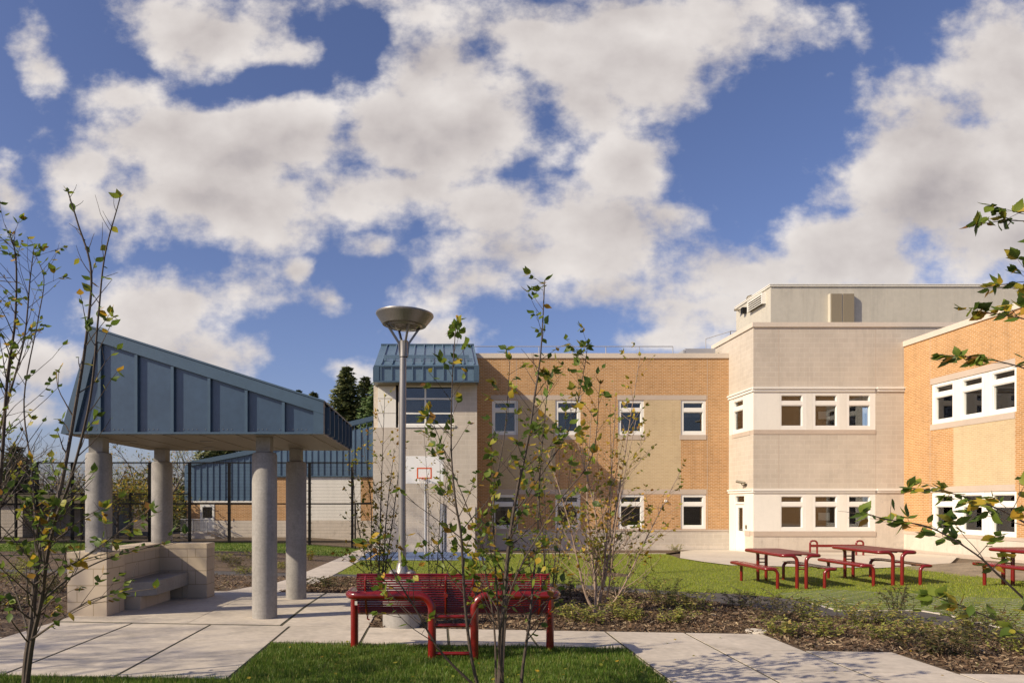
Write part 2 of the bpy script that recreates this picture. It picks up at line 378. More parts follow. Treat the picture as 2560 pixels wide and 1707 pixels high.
M['slab'] = mat('pavement_concrete', (.60,.525,.43), .8, noise=(.9, .16), bump=(60, .25, .003))
M['slab2'] = mat('pale_concrete', (.64,.57,.47), .8, noise=(.5, .08))
M['moss'] = mat('joint_moss', (.055,.06,.02), .95, noise=(6, .3, (.09,.07,.045)))
M['asphalt'] = mat('asphalt', (.095,.083,.075), .85, noise=(1.5, .2), bump=(70, .5, .004))
M['steel'] = mat('brushed_steel', (.30,.285,.27), .42, metal=.5, noise=(3, .06))
M['bronze'] = mat('lamp_grey', (.29,.275,.255), .40, metal=.7, noise=(3, .06))
M['rail'] = mat('rail_grey', (.45,.45,.46), .5, metal=.3)
M['black'] = mat('black_coating', (.010,.009,.009), .6, spec=.2)
M['blue2'] = mat('hall_blue_metal', (.10,.165,.24), .35, spec=.6, noise=(1.2, .12))
M['blue3'] = mat('tower_blue_metal', (.115,.18,.235), .26, spec=.8, noise=(1.2, .12))
M['red'] = mat('red_gloss', (.20,.010,.009), .26, spec=.55, coat=.35, noise=(3, .06))
M['redtop'] = mat('red_top', (.19,.032,.022), .45, spec=.5, noise=(5, .08))
M['court'] = mat('blue_court', (.10,.16,.30), .7, noise=(1.2, .08))
M['yellow'] = mat('yellow_line', (.72,.42,.08), .7)
M['wline'] = mat('white_line', (.7,.68,.62), .7)
M['board'] = mat('backboard_white', (.90,.89,.86), .4)
M['orange'] = mat('orange_paint', (.75,.13,.03), .4)
M['paper'] = mat('paper', (.72,.70,.64), .8)
M['bark'] = mat('young_bark', (.045,.03,.022), .75, noise=(9, .35, (.10,.072,.052)), bump=(60, .5, .004))
M['bark2'] = mat('pale_peeling_bark', (.26,.175,.12), .7, noise=(7, .3, (.42,.31,.23)), bump=(40, .5, .004))
M['bark3'] = mat('grey_bark', (.12,.095,.075), .85, noise=(3, .25))
M['leaf'] = leafy_mat('birch_leaf', [(0,(.06,.095,.018)),(.40,(.11,.175,.026)),(.68,(.21,.26,.035)),(.84,(.40,.33,.04)),(.94,(.50,.30,.03)),(1,(.14,.06,.02))])
M['leaf2'] = leafy_mat('autumn_leaf', [(0,(.13,.19,.03)),(.4,(.28,.28,.04)),(.75,(.52,.36,.04)),(.92,(.50,.28,.03)),(1,(.22,.10,.03))])
M['fern'] = leafy_mat('perennial_leaf', [(0,(.15,.19,.035)),(.4,(.29,.32,.06)),(.75,(.45,.41,.11)),(1,(.34,.22,.08))])
M['fern2'] = leafy_mat('dark_perennial_leaf', [(0,(.05,.06,.02)),(.5,(.12,.12,.035)),(.85,(.19,.15,.055)),(1,(.20,.11,.05))])
M['grass'] = leafy_mat('grass_blade', [(0,(.055,.11,.012)),(.5,(.10,.18,.02)),(.85,(.17,.25,.04)),(1,(.32,.28,.10))], .45, .4)
M['grass2'] = leafy_mat('lawn_blade', [(0,(.18,.24,.018)),(.5,(.27,.33,.027)),(.9,(.35,.36,.05)),(1,(.36,.31,.10))], .5, .4)
M['spruce'] = leafy_mat('spruce_needles', [(0,(.06,.085,.025)),(.6,(.13,.15,.045)),(1,(.22,.22,.08))], .6, .3)
M['pine'] = leafy_mat('pine_needles', [(0,(.05,.09,.02)),(.6,(.09,.15,.035)),(1,(.14,.19,.05))], .6, .25)
M['soil'] = mat('soil', (.12,.085,.05), .95, noise=(.8, .25, (.18,.13,.08)), bump=(14, .8, .03))
M['mulch'] = mat('bark_mulch', (.095,.060,.034), .95, noise=(2.2, .35, (.19,.125,.07)), bump=(28, 1, .03))
M['turf'] = mat('turf_soil', (.14,.175,.018), .95, noise=(1.2, .25, (.22,.25,.03)), bump=(40, .6, .02))
M['earth'] = mat('sandy_earth', (.30,.235,.155), .95, noise=(3, .3), bump=(20, 1, .02))
M['chip'] = leafy_mat('mulch_chip', [(0,(.05,.028,.016)),(.5,(.13,.078,.044)),(.85,(.22,.155,.095)),(1,(.40,.31,.19))], .9, 0)
for _k in ('slab', 'slab2', 'conc', 'precast'): stain(M[_k])
stain(M['asphalt'], 1.2, .5, .3)
stain(M['redtop'], 6, .5, .35)
stain(M['blue'], .8, .5, .15)
stain(M['cmu'], .45, .52, .09); stain(M['brick'], .4, .52, .10); stain(M['pent'], .5, .5, .10)
for _k, _a in (('brick',.14),('cmu',.10),('precast',.14),('white2',.07),('conc',.16),('buff',.08),('pent',.12),('wall_',0)):
    if _k in M: stain(M[_k], 1.0, .50, _a, (2.6, 2.6, .22))
stain(M['slab'], 7, .60, .22)
def glass_mat():
    m = bpy.data.materials.new('window_glass'); m.use_nodes = True; nt = m.node_tree; nt.nodes.remove(nt.nodes['Principled BSDF'])
    t = _n(nt, 'ShaderNodeBsdfTransparent'); t.inputs[0].default_value = (.90,.92,.90,1)
    gl = _n(nt, 'ShaderNodeBsdfGlossy'); gl.inputs['Roughness'].default_value = .01
    fr = _n(nt, 'ShaderNodeFresnel'); fr.inputs[0].default_value = 1.5
    mm = _n(nt, 'ShaderNodeMath', operation='MULTIPLY_ADD'); nt.links.new(fr.outputs[0], mm.inputs[0]); mm.inputs[1].default_value = 1.4; mm.inputs[2].default_value = .02
    mx = _n(nt, 'ShaderNodeMixShader'); nt.links.new(mm.outputs[0], mx.inputs[0]); nt.links.new(t.outputs[0], mx.inputs[1]); nt.links.new(gl.outputs[0], mx.inputs[2])
    nt.links.new(mx.outputs[0], nt.nodes['Material Output'].inputs['Surface'])
    return m
M['glass'] = glass_mat()
M['lampglass'] = mat('lamp_lens', (.10,.09,.08), .12, spec=.8, noise=(26, .6, (.45,.42,.38)))
def paver_mat():
    """turf showing through an open lattice of pale blocks"""
    m = brick_mat('turf_lattice', (.11,.155,.022), (.16,.20,.03), (.46,.44,.33), w=.42, h=.22, ms=.013, var=.2)
    return m
M['paver'] = paver_mat()
# ------------------------------------------------------------------ ground
def z7(x, y): return (1700+x*.36565, 1200+y*.36565)
def inpoly(poly, x, y):
    x = np.asarray(x); y = np.asarray(y); c = np.zeros(x.shape, bool); n = len(poly); j = n-1
    for i in range(n):
        xi, yi = poly[i]; xj, yj = poly[j]
        c ^= ((yi > y) != (yj > y)) & (x < (xj-xi)*(y-yi)/((yj-yi) or 1e-9)+xi)
        j = i
    return c
def sheet(name, poly, off, m, cell=.6, kind='structure', bumpz=0):
    bm = bmesh.new(); vs = [bm.verts.new((x, y, 0)) for x, y in poly]; bm.faces.new(vs)
    xs = [p[0] for p in poly]; ys = [p[1] for p in poly]
    for a in np.arange(math.floor(min(xs)/cell)*cell, max(xs), cell):
        bmesh.ops.bisect_plane(bm, geom=bm.verts[:]+bm.edges[:]+bm.faces[:], plane_co=(a,0,0), plane_no=(1,0,0), dist=1e-5)
    for a in np.arange(math.floor(min(ys)/cell)*cell, max(ys), cell):
        bmesh.ops.bisect_plane(bm, geom=bm.verts[:]+bm.edges[:]+bm.faces[:], plane_co=(0,a,0), plane_no=(0,1,0), dist=1e-5)
    for v in bm.verts: v.co.z = gz(v.co.x, v.co.y)+off
    bmesh.ops.recalc_face_normals(bm, faces=bm.faces[:])
    if sum(f.normal.z for f in bm.faces) < 0: bmesh.ops.reverse_faces(bm, faces=bm.faces[:])
    me = bpy.data.meshes.new(name); bm.to_mesh(me); bm.free(); me.materials.append(m); box_uv(me)
    o = bpy.data.objects.new(name, me); C.objects.link(o)
    if kind: o['kind'] = kind
    return o
def base_ground():
    xs = np.unique(np.concatenate([np.linspace(-400,-30,12), np.arange(-30,40,.75), np.linspace(40,400,12)]))
    ys = np.unique(np.concatenate([np.linspace(-200,0,8), np.arange(0,40,.6), np.linspace(40,900,22)]))
    gx, gy = np.meshgrid(xs, ys); zz = g(gx, gy)-.07
    v = np.stack([gx, gy, zz], -1).reshape(-1, 3); nx = len(xs)
    i, j = np.meshgrid(np.arange(nx-1), np.arange(len(ys)-1)); a = (j*nx+i).ravel()
    f = np.stack([a, a+1, a+1+nx, a+nx], -1).ravel()
    o = np_mesh('ground', v, f, np.full(len(a), 4), M['soil'], smooth_=True); o['kind'] = 'structure'
base_ground()
XJ = [-9.02,-8.10,-7.19,-6.28,-5.36,-4.45,-3.53,-2.62,-1.70,-.79,.125,1.04,1.95,2.87,3.78,4.69,5.61,6.52,7.43]
YJ = [2.7, 3.6, 4.5, 5.45, 6.37, 7.28, 8.2]
mb = MB()
def slabbox(x0, x1, y0, y1, gx=.015, gy=.004, th=.09):
    a, b, c, d = x0+gx, x1-gx, y0+gy, y1-gy
    vs = [(x, y, gz(x, y)-th) for x, y in ((a,c),(b,c),(b,d),(a,d))]+[(x, y, gz(x, y)) for x, y in ((a,c),(b,c),(b,d),(a,d))]
    mb.add(vs, [(0,3,2,1),(4,5,6,7),(0,1,5,4),(1,2,6,5),(2,3,7,6),(3,0,4,7)])
def top_row(xm):
    if xm < -4.45: return (5.45, 7.28)
    if xm < -1.70: return (5.45, 8.2)
    if xm < 1.95: return (7.28, 8.2)
    if xm < 3.78: return (2.7, 8.2)
    if xm < 4.69: return (2.7, 7.28)
    return (2.7, 6.37)
for i in range(len(XJ)-1):
    lo, hi = top_row((XJ[i]+XJ[i+1])/2)
    for j in range(len(YJ)-1):
        if YJ[j] >= lo-.01 and YJ[j+1] <= hi+.01: slabbox(XJ[i], XJ[i+1], max(YJ[j], 5.76) if XJ[i] < -1.71 else YJ[j], YJ[j+1])
# slabs under the shelter and beside it
for x0, x1 in ((-4.45,-2.92),(-2.92,-1.83)):
    for y0, y1 in ((8.27,9.8),(9.8,11.6)): slabbox(x0, x1, y0, y1, .004, .004)
for y0, y1 in ((8.2,9.1),(9.1,10.0),(10.0,10.9),(10.9,11.6)): slabbox(-1.80, -.79, y0, y1, .010, .005)
y = 11.6
while y < 33.4:
    slabbox(-3.45, -2.60, y, y+1.52, .004, .008); y += 1.52
mb.build('walkway', M['slab'])['kind'] = 'structure'
for nm, pl in (('walkway_joints', [(-9,5.75),(-1.7,5.75),(-1.7,7.28),(1.95,7.28),(1.95,2.7),(9,2.7),(9,6.36),(4.68,6.36),(4.68,7.27),(3.77,7.27),(3.77,8.19),(-.8,8.19),(-.8,11.59),(-4.44,11.59),(-4.44,7.27),(-9,7.27)]),):
    sheet(nm, pl, -.006, M['moss'], 1.0)

LAWN = [(-9.02,2.2),(1.93,2.2),(1.93,7.25),(-1.69,7.25),(-1.69,5.74),(-9.02,5.74)]
sheet('lawn', LAWN, -.01, M['turf'], .5)
# asphalt path: north edge and south edge picked from where it lies on the ground
nth = [(-30,18.3),(-6,18.3),(-2.0,18.2)]+[gp(*p) for p in ((1450,1460),(1545,1465),z7(0,757),z7(300,768),z7(620,793),z7(720,804),z7(900,838),z7(1080,890),z7(1640,890),z7(1850,925),z7(2100,985),z7(2352,1040))]
sth = [(-30,17.3),(-6,17.3),(-2.0,17.1)]+[gp(*p) for p in ((1450,1474),(1545,1482),z7(0,792),z7(150,822),z7(400,862),z7(650,900),z7(1000,930),z7(1400,962),z7(1750,1002),z7(2000,1032),z7(2352,1092))]
eN = (nth[-1][0]+3, nth[-1][1]-1.6); eS = (sth[-1][0]+3, sth[-1][1]-1.4)
sheet('asphalt_path', sth+[eS, eN]+nth[::-1], -.012, M['asphalt'], .7)
FARL = [(-2.58,18.3)]+nth[3:]+[eN,(19,5.5),(19,16),(16.6,20)]+[gp(*p) for p in ((2560,1452),(2450,1440),(2325,1421),(2267,1417),(2194,1420),(2066,1418),(1828,1413),(1755,1404),(1700,1395))]+[(9.2,28.5),(1.9,28.6),(1.72,28.6),(1.72,24.1),(-2.58,24.1)]
sheet('far_lawn', FARL, -.01, M['turf'], .6)
LEFTL = [(-40,25.4),(-3.47,26.0),(-3.47,33),(-40,33)]
sheet('lawn_by_fence', LEFTL, -.01, M['turf'], 1.0)
PAV = [gp(*z7(*p)) for p in ((660,770),(1000,745),(1500,770),(2000,800),(2352,810))]+[eN]+[gp(*z7(*p)) for p in ((2352,1036),(2100,980),(1850,920),(1640,886),(1080,886),(900,835),(720,801))]
sheet('turf_pavers', PAV, .006, M['paver'], .6)
# pale setting edge of the paver field
mb = MB()
e = nth[5:]
def strip(pts, w, th, off, mbx, z=.03):
    for k in range(len(pts)-1):
        a = Vector((*pts[k], 0)); b = Vector((*pts[k+1], 0)); t = (b-a); L_ = t.length; t.normalize(); nn = Vector((-t.y, t.x, 0))
        nseg = max(1, int(L_/.6))
        for q in range(nseg):
            p0 = a+t*L_*q/nseg; p1 = a+t*L_*(q+1)/nseg
            c = [p0+nn*off, p1+nn*off, p1+nn*(off+w), p0+nn*(off+w)]
            zz = [gz(v.x, v.y)-.012 for v in c]
            mbx.add([(v.x, v.y, h-.05) for v, h in zip(c, zz)]+[(v.x, v.y, h+z) for v, h in zip(c, zz)],
                    [(0,3,2,1),(4,5,6,7),(0,1,5,4),(1,2,6,5),(2,3,7,6),(3,0,4,7)])
for k in range(4, len(e)-1):
    p, q = Vector(e[k]), Vector(e[k+1]); L_ = (q-p).length; m_ = int(L_/.30)
    for j in range(m_):
        a = p+(q-p)*(j+.1)/m_; c = p+(q-p)*(j+.72)/m_; strip([(a.x, a.y+.03), (c.x, c.y+.03)], .035, .05, .0, mb, .016)
strip([(9.2,28.45),(1.9,28.55)], .09, .05, -.05, mb, .03)
mb.build('kerb_edging', M['slab2'])['kind'] = 'structure'
COURT = [(-2.85,29.83),(-2.70,24.1),(1.72,24.1),(1.72,29.83)]
sheet('basketball_court', COURT, .004, M['court'], .8)
mb = MB()
for (x0,y0,x1,y1) in ((-2.66,24.28,1.60,24.34),(1.36,24.34,1.46,29.6),(-2.44,24.34,-2.34,29.6)):
    mb.mi = 0 if y1-y0 < 1 else 1
    n = max(1, int(y1-y0)); 
    for k in range(n):
        a = y0+(y1-y0)*k/n; b = y0+(y1-y0)*(k+1)/n
        mb.add([(x0,a,gz(x0,a)+.012),(x1,a,gz(x1,a)+.012),(x1,b,gz(x1,b)+.012),(x0,b,gz(x0,b)+.012)], [(0,1,2,3)])
mb.build('court_lines', [M['wline'], M['yellow']])['kind'] = 'structure'
PAD = [gp(*p) for p in ((1700,1394),(1755,1403),(1828,1412),(1950,1415),(2066,1417),(2194,1419),(2267,1416),(2376,1407))]+[(19.5,26.5),(19.5,29.6),(13.2,29.6),(13.2,32.1),(11.6,32.1),(10.5,30.5)]
sheet('entrance_pad', PAD, .003, M['slab2'], 1.0)
BED3 = [(1.75,28.65),(9.2,28.55),(10.5,30.4),(11.5,32.15),(1.75,32.15)]
sheet('wall_bed', BED3, 0.0, M['mulch'], .8)
MOUND = [gp(*p) for p in ((2300,1421),(2376,1409),(2480,1412),(2560,1420))]+[(19.5,22.5),(19.5,16),(16.8,20)]+[gp(*p) for p in ((2560,1453),(2450,1441))]
BEDA = [(-.78,8.22),(3.80,8.22),(3.80,7.30),(4.71,7.30),(4.71,6.39),(8.5,6.39)]+sth[::-1][:-3]+[(-2.0,17.1),(-2.58,17.1),(-2.58,11.62),(-.78,11.62)]
sheet('mulch_bed', BEDA, -.012, M['mulch'], .35)
BEDL = [(-14,7.30),(-4.47,7.30),(-4.47,11.62),(-3.47,11.62),(-3.47,17.25),(-14,17.25)]
sheet('mulch_bed', BEDL, -.012, M['mulch'], .5)
BEDF = [(-40,18.35),(-3.47,18.35),(-3.47,25.95),(-40,25.35)]
sheet('mulch_bed', BEDF, -.012, M['mulch'], .9)
# earth mound beside the pad
def mound(name, cx, cy, rx, ry, h, m, kind='structure'):
    v = []; f = []; nr, na = 10, 40
    for i in range(nr+1):
        r = i/nr
        for k in range(na):
            a = 2*math.pi*k/na; x = cx+rx*r*math.cos(a); y = cy+ry*r*math.sin(a)
            wob = 1+.12*math.sin(3*a+cx)+.08*math.sin(7*a)
            x = cx+(x-cx)*wob; y = cy+(y-cy)*wob
            v.append((x, y, gz(x, y)-.03+h*(.5+.5*math.cos(math.pi*r))+random.uniform(-.01,.01)*h*4*(1-r)))
    for i in range(nr):
        for k in range(na):
            f += [i*na+k, i*na+(k+1)%na, (i+1)*na+(k+1)%na, (i+1)*na+k]
    o = np_mesh(name, np.array(v), f, np.full(nr*na, 4), m, smooth_=True)
    if kind: o['kind'] = kind
    return o
c = gp(2455, 1428); mound('earth_mound', c[0]+.6, c[1]+.3, 2.6, 2.3, .22, M['earth'])
c = gp(1520, 1436); mound('mulch_ring', c[0], c[1], .95, .7, .09, M['mulch'])

# grass blades
def blades(name, poly, n, h, w, m, lean=.35, keep=None):
    xs = [p[0] for p in poly]; ys = [p[1] for p in poly]
    x = rng.uniform(min(xs), max(xs), n*3); y = rng.uniform(min(ys), max(ys), n*3)
    k = inpoly(poly, x, y); x = x[k]; y = y[k]
    if keep is not None: k = keep(x, y); x = x[k]; y = y[k]
    x = x[:n]; y = y[:n]; n = len(x)
    z = g(x, y)-.012
    a = rng.uniform(0, 2*np.pi, n)
    clump = .75+.5*np.sin(x*9+3*np.sin(y*7))*np.sin(y*11+2*np.sin(x*5))*.5
    hh = h*rng.uniform(.55, 1.2, n)*clump; ww = w*rng.uniform(.6, 1.3, n)
    la = rng.uniform(0, 2*np.pi, n); ll = hh*lean*rng.uniform(.2, 1.6, n)
    dx = np.cos(a)*ww/2; dy = np.sin(a)*ww/2; lx = np.cos(la)*ll; ly = np.sin(la)*ll
    v = np.empty((n, 5, 3))
    v[:,0] = np.stack([x-dx, y-dy, z], -1); v[:,1] = np.stack([x+dx, y+dy, z], -1)
    v[:,2] = np.stack([x+dx*.8+lx*.35, y+dy*.8+ly*.35, z+hh*.6], -1); v[:,3] = np.stack([x-dx*.8+lx*.35, y-dy*.8+ly*.35, z+hh*.6], -1)
    v[:,4] = np.stack([x+lx, y+ly, z+hh], -1)
    b = np.arange(n)*5
    f = np.stack([b, b+1, b+2, b+3, b+3, b+2, b+4], -1).ravel(); s = np.tile([4, 3], n)
    o = np_mesh(name, v.reshape(-1, 3), f, s, m)
    o['kind'] = 'stuff'; return o
VIS = [(-6.2,4.7),(1.92,4.7),(1.92,7.24),(-1.68,7.24),(-1.68,5.735),(-6.2,5.735)]
tag(blades('grass', VIS, 95000, .062, .0042, M['grass']), 'short dense green grass growing round the foot of the red bench', 'grass', kind='stuff')
tag(blades('grass', FARL, 150000, .045, .010, M['grass2'], keep=lambda x, y: (~inpoly(PAV, x, y)) | (rng.uniform(0, 1, len(x)) < .8)), 'sunny mown grass of the lawn that carries the picnic tables', 'grass', kind='stuff')
tag(blades('grass', [(-19,25.4),(-3.47,26.0),(-3.47,33),(-19,33)], 30000, .06, .02, M['grass']), 'darker strip of grass along the foot of the black mesh fence', 'grass', kind='stuff')

# bark chips and straw
def chips(name, polys, n, L0, w, m, label, maxd=1e9):
    xs = []; ys = []
    for poly, share in polys:
        px = [p[0] for p in poly]; py = [p[1] for p in poly]; q = int(n*share)
        x = rng.uniform(min(px), max(px), q*3); y = rng.uniform(min(py), max(py), q*3)
        k = inpoly(poly, x, y); xs.append(x[k][:q]); ys.append(y[k][:q])
    x = np.concatenate(xs); y = np.concatenate(ys); n = len(x)
    z = g(x, y)+rng.uniform(-.004, .03, n)
    a = rng.uniform(0, 2*np.pi, n); l = L0*rng.uniform(.3, 1.3, n); ww = w*rng.uniform(.5, 1.4, n); t = rng.normal(0, .35, n)
    dx = np.cos(a)*l/2; dy = np.sin(a)*l/2; dz = np.sin(t)*l/2; ex = -np.sin(a)*ww/2; ey = np.cos(a)*ww/2; tw = rng.normal(0, .5, n)*ww
    v = np.empty((n, 4, 3))
    v[:,0] = np.stack([x-dx-ex, y-dy-ey, z-dz-tw], -1); v[:,1] = np.stack([x+dx-ex, y+dy-ey, z+dz-tw], -1)
    v[:,2] = np.stack([x+dx+ex, y+dy+ey, z+dz+tw], -1); v[:,3] = np.stack([x-dx+ex, y-dy+ey, z-dz+tw], -1)
    b = np.arange(n)*4; f = np.stack([b, b+1, b+2, b+3], -1).ravel()
    o = np_mesh(name, v.reshape(-1, 3), f, np.full(n, 4), m)
    return tag(o, label, 'mulch', kind='stuff')
A_near = [p for p in BEDA]
chips('bark_chips', [(A_near, .75), (BEDL, .25)], 75000, .06, .008, M['chip'], 'brown bark mulch and straw strewn over the planting beds')
# ------------------------------------------------------------------ facade tools
def facade(name_map, root, Fm, rects, thick=.3):
    """rects: (s0,s1,z0,z1,kind,proud); later ones lie over earlier ones; kind None = opening"""
    S = sorted({round(v, 4) for r in rects for v in r[:2]}); Zs = sorted({round(v, 4) for r in rects for v in r[2:4]})
    cells = {}
    for j in range(len(Zs)-1):
        zc = (Zs[j]+Zs[j+1])/2; row = []
        for i in range(len(S)-1):
            scn = (S[i]+S[i+1])/2; hit = 'x'
            for r in rects:
                if r[0] < scn < r[1] and r[2] < zc < r[3]: hit = (r[4], r[5])
            row.append(hit)
        i = 0
        while i < len(row):
            k = i
            while k+1 < len(row) and row[k+1] == row[i]: k += 1
            h = row[i]
            if h != 'x' and h[0] is not None: cells.setdefault(h, []).append((S[i], S[k+1], Zs[j], Zs[j+1]))
            i = k+1
    byk = {}
    for (kind, pr), L_ in cells.items():
        # merge vertically
        L_.sort(key=lambda c: (c[0], c[1], c[2])); out = []
        for c in L_:
            if out and out[-1][0] == c[0] and out[-1][1] == c[1] and abs(out[-1][3]-c[2]) < 1e-6: out[-1] = (c[0], c[1], out[-1][2], c[3])
            else: out.append(c)
        byk.setdefault(kind, []).extend((*c, pr) for c in out)
    for kind, L_ in byk.items():
        nm, m = name_map[kind]; todo = list(L_)
        while todo:                                   # pieces that touch are one mesh
            grp = [todo.pop()]; i = 0
            while i < len(grp):
                a = grp[i]; i += 1
                for c in [c for c in todo if c[0] <= a[1]+1e-4 and c[1] >= a[0]-1e-4 and c[2] <= a[3]+1e-4 and c[3] >= a[2]-1e-4]:
                    grp.append(c); todo.remove(c)
            b = MB()
            for c in grp: b.fbox(Fm, c[0], c[1], c[2], c[3], c[4], -thick)
            b.build(nm, m, root)
NM = {'brick': ('brick_wall', M['brick']), 'buff': ('buff_brick_panel', M['buff']), 'cmu': ('block_wall', M['cmu']), 'band': ('stone_band', M['band']),
      'precast': ('precast_base', M['precast']), 'coping': ('coping', M['coping']), 'white': ('white_panel', M['white2']), 'ledge': ('white_ledge', M['white']),
      'pent': ('metal_wall', M['pent']), 'blue': ('blue_cladding', M['blue'])}

def window(root, Fm, s0, s1, z0, z1, side=(.13,.13), tr=(.11,.25,.17,.16), rec=.10, back='dark', paper=False, wide=0):
    """tr = head, transom pane, rail, sill heights of the frame (m)"""
    hd, tp, rl, sl = tr
    f = MB(); a, b = s0+side[0], s1-side[1]
    o = -rec+.065
    f.fbox(Fm, s0+.003, s1-.003, z1-hd, z1-.003, -rec-.05, o); f.fbox(Fm, s0+.003, s1-.003, z0+.003, z0+sl, -rec-.05, o)
    f.fbox(Fm, s0+.003, a, z0+sl, z1-hd, -rec-.05, o); f.fbox(Fm, b, s1-.003, z0+sl, z1-hd, -rec-.05, o)
    f.fbox(Fm, a, b, z1-hd-tp-rl, z1-hd-tp, -rec-.05, o-.004)
    # inner sash lips
    for (p, q) in ((z0+sl, z1-hd-tp-rl), (z1-hd-tp, z1-hd)):
        f.fbox(Fm, a, a+.022, p, q, -rec-.04, o-.03); f.fbox(Fm, b-.022, b, p, q, -rec-.04, o-.03)
        f.fbox(Fm, a+.022, b-.022, q-.03, q, -rec-.04, o-.022); f.fbox(Fm, a+.022, b-.022, p, p+.02, -rec-.04, o-.03)
    w = f.build('window', M['white'], root)
    p = MB(); p.fbox(Fm, a+.01, b-.01, z0+sl, z1-hd, -rec-.038, -rec-.030); p.build('pane', M['glass'], w)
    r = MB()
    if back == 'blind':
        r.fbox(Fm, a-.1, b+.1, z0+.05, z1-.05, -rec-.16, -rec-.13); r.build('blind', M['blind'], w)
    elif back == 'roller':
        r.fbox(Fm, a-.05, b+.05, z1-hd-tp-rl-.22, z1-.05, -rec-.12, -rec-.11); r.build('roller_blind', M['curtain'], w)
        r = MB(); r.fbox(Fm, a-.3, b+.3, z0-.2, z1+.2, -rec-.9, -rec-.85); r.build('room', M['dark'], w)
    elif back == 'curtain':
        r.fbox(Fm, a-.1, (a*.55+b*.45), z0+.05, z1-.05, -rec-.24, -rec-.2); r.build('curtain', M['curtain'], w)
        r = MB(); r.fbox(Fm, a-.3, b+.3, z0-.2, z1+.2, -rec-1.0, -rec-.95); r.build('room', M['dark'], w)
    else:
        r.fbox(Fm, a-.3, b+.3, z0-.2, z1+.2, -rec-.9, -rec-.85); r.build('room', M['dark'], w)
    if paper:
        q = MB(); c = a+(b-a)*.45; q.fbox(Fm, c-.22, c+.26, z0+sl+.30, z0+sl+.62, -rec-.048, -rec-.042); q.build('paper_sheet', M['paper'], w)
    return w

# ------------------------------------------------------------------ the school
school = thing('school_building', (7, 32, -.76), 'two storey school in orange brick and pale stone with white framed windows', 'building')
GB = -1.1
D1 = 32.2; F1 = ((0, D1), (1, 0), (0, -1))
zf = lambda y: Z(800+y/2.413, D1)                    # heights read off the brick front
sx = lambda x: X(1150+x/2.413, D1)
UH, UL = 6.08, 4.50; LH, LL = 1.80, .22
rects = [(-2.55, 13.28, GB, 7.98, 'brick', 0), (-2.55, 13.28, -.54, .20, 'cmu', .0), (-2.55, 13.28, GB, -.54, 'precast', .03), (-2.55, 13.28, .13, .21, 'band', .025),
         (-2.55, 13.28, 7.98, 8.20, 'coping', .05)]
for (a, b) in ((187, 730), (948, 1487)):
    w1 = (sx(a+6), sx(a+163)); w2 = (sx(b-155), sx(b-2))
    rects += [(sx(a), sx(b), UH+.005, UH+.225, 'band', .006), (w1[0], w2[0], LH+.24, UH, 'buff', .002), (w1[0], w1[1], UL-.22, UL, 'band', .02), (w2[0]-.06, w2[1], UL-.22, UL, 'band', .02),
              (sx(a), sx(b), LH+.005, LH+.225, 'band', .006)]
    for (p, q) in (w1, w2):
        rects += [(p, q, UL, UH, None, 0), (p, q, LL, LH, None, 0)]
facade(NM, school, F1, rects)
bk = iter(['dark', 'roller', 'curtain', 'dark', 'curtain', 'dark', 'roller', 'dark'])
for (a, b) in ((187, 730), (948, 1487)):
    for (p, q) in ((sx(a+6), sx(a+163)), (sx(b-155), sx(b-2))):
        window(school, F1, p, q, UL, UH, back=next(bk)); window(school, F1, p, q, LL, LH, back=next(bk))
mb = MB()     # expansion joints
for x in (sx(340), sx(1492)): mb.fbox(F1, x-.008, x+.008, .22, 7.97, -.01, .004)
mb.each('wall_joint', M['band'], school)
mb = MB(); mb.box(-2.5, 19.6, 32.6, 46, 7.6, 7.7); mb.box(13.6, 40, 30.2, 34.0, 8.5, 8.6); mb.box(13.3, 40, 34.11, 46, 7.72, 7.8); mb.box(19.95, 40, 10, 46, 7.6, 7.7)
mb.each('flat_roof', M['pent'], school)
# dome camera on the brick
mb = MB(); c = at(1150+1241/2.413, 800+1091/2.413, D1)
mb.lathe([(.0,-.0),(.07,.0),(.07,.05),(.045,.09),(0,.105)], (0,0,0), 14)
mb.v = [(c.x+v[0], D1-v[2], c.z+v[1]) for v in mb.v]; mb.build('dome_camera', M['white'], school, smooth_=True)
# stone block
D2 = 29.7; F2 = ((0, D2), (1, 0), (0, -1)); XL = 13.28; XR = 19.6
s6 = lambda x: X(1750+x/2.1778, D2); z6 = lambda y: Z(680+y/2.1778, D2)
zc0, zc1 = z6(300), z6(275)
lg1 = (z6(650), z6(628)); lg2 = (z6(1200), z6(1180))
wb1 = (z6(858), z6(655)); wb2 = (z6(1410), z6(1205))
# left return, facing -X; s runs towards the camera
F3 = ((XL, 45.0), (0, -1), (-1, 0)); SL = 45-D2
def s3(x): return 45-(XL*F/((1750+x/2.1778)-CX))
wl = (s3(176), s3(235)); dr = (s3(186), s3(242))
st = [(XL+.3, XR+.3, GB, zc0, 'cmu', 0), (XL+.3, s6(955), z6(882), z6(858), 'band', .02),
      (XL+.3, s6(955), wb1[0], lg1[0], 'white', .0), (XL+.3, s6(955), wb2[0], lg2[0], 'white', .0),
      (XL+.3, XR+.3, GB, lg2[0], 'precast', 0), (XL+.3, s6(955), wb2[0], lg2[0], 'white', .0),
      (XL+.3, s6(955), z6(1437), wb2[0], 'band', .03), (XL+.3, XR+.3, GB, z6(1512), 'band', .02)]
st = [(XL, a[1], *a[2:]) if a[0] == XL+.3 else a for a in st]
wins = [(437, 577, 443, 558), (612, 760, 628, 745), (798, 950, 812, 925)]
for (a, b, c, d) in wins:
    st += [(s6(a), s6(b), wb1[0], wb1[1], None, 0), (s6(a), s6(b), wb2[0], wb2[1], None, 0)]
facade(NM, school, F2, st)
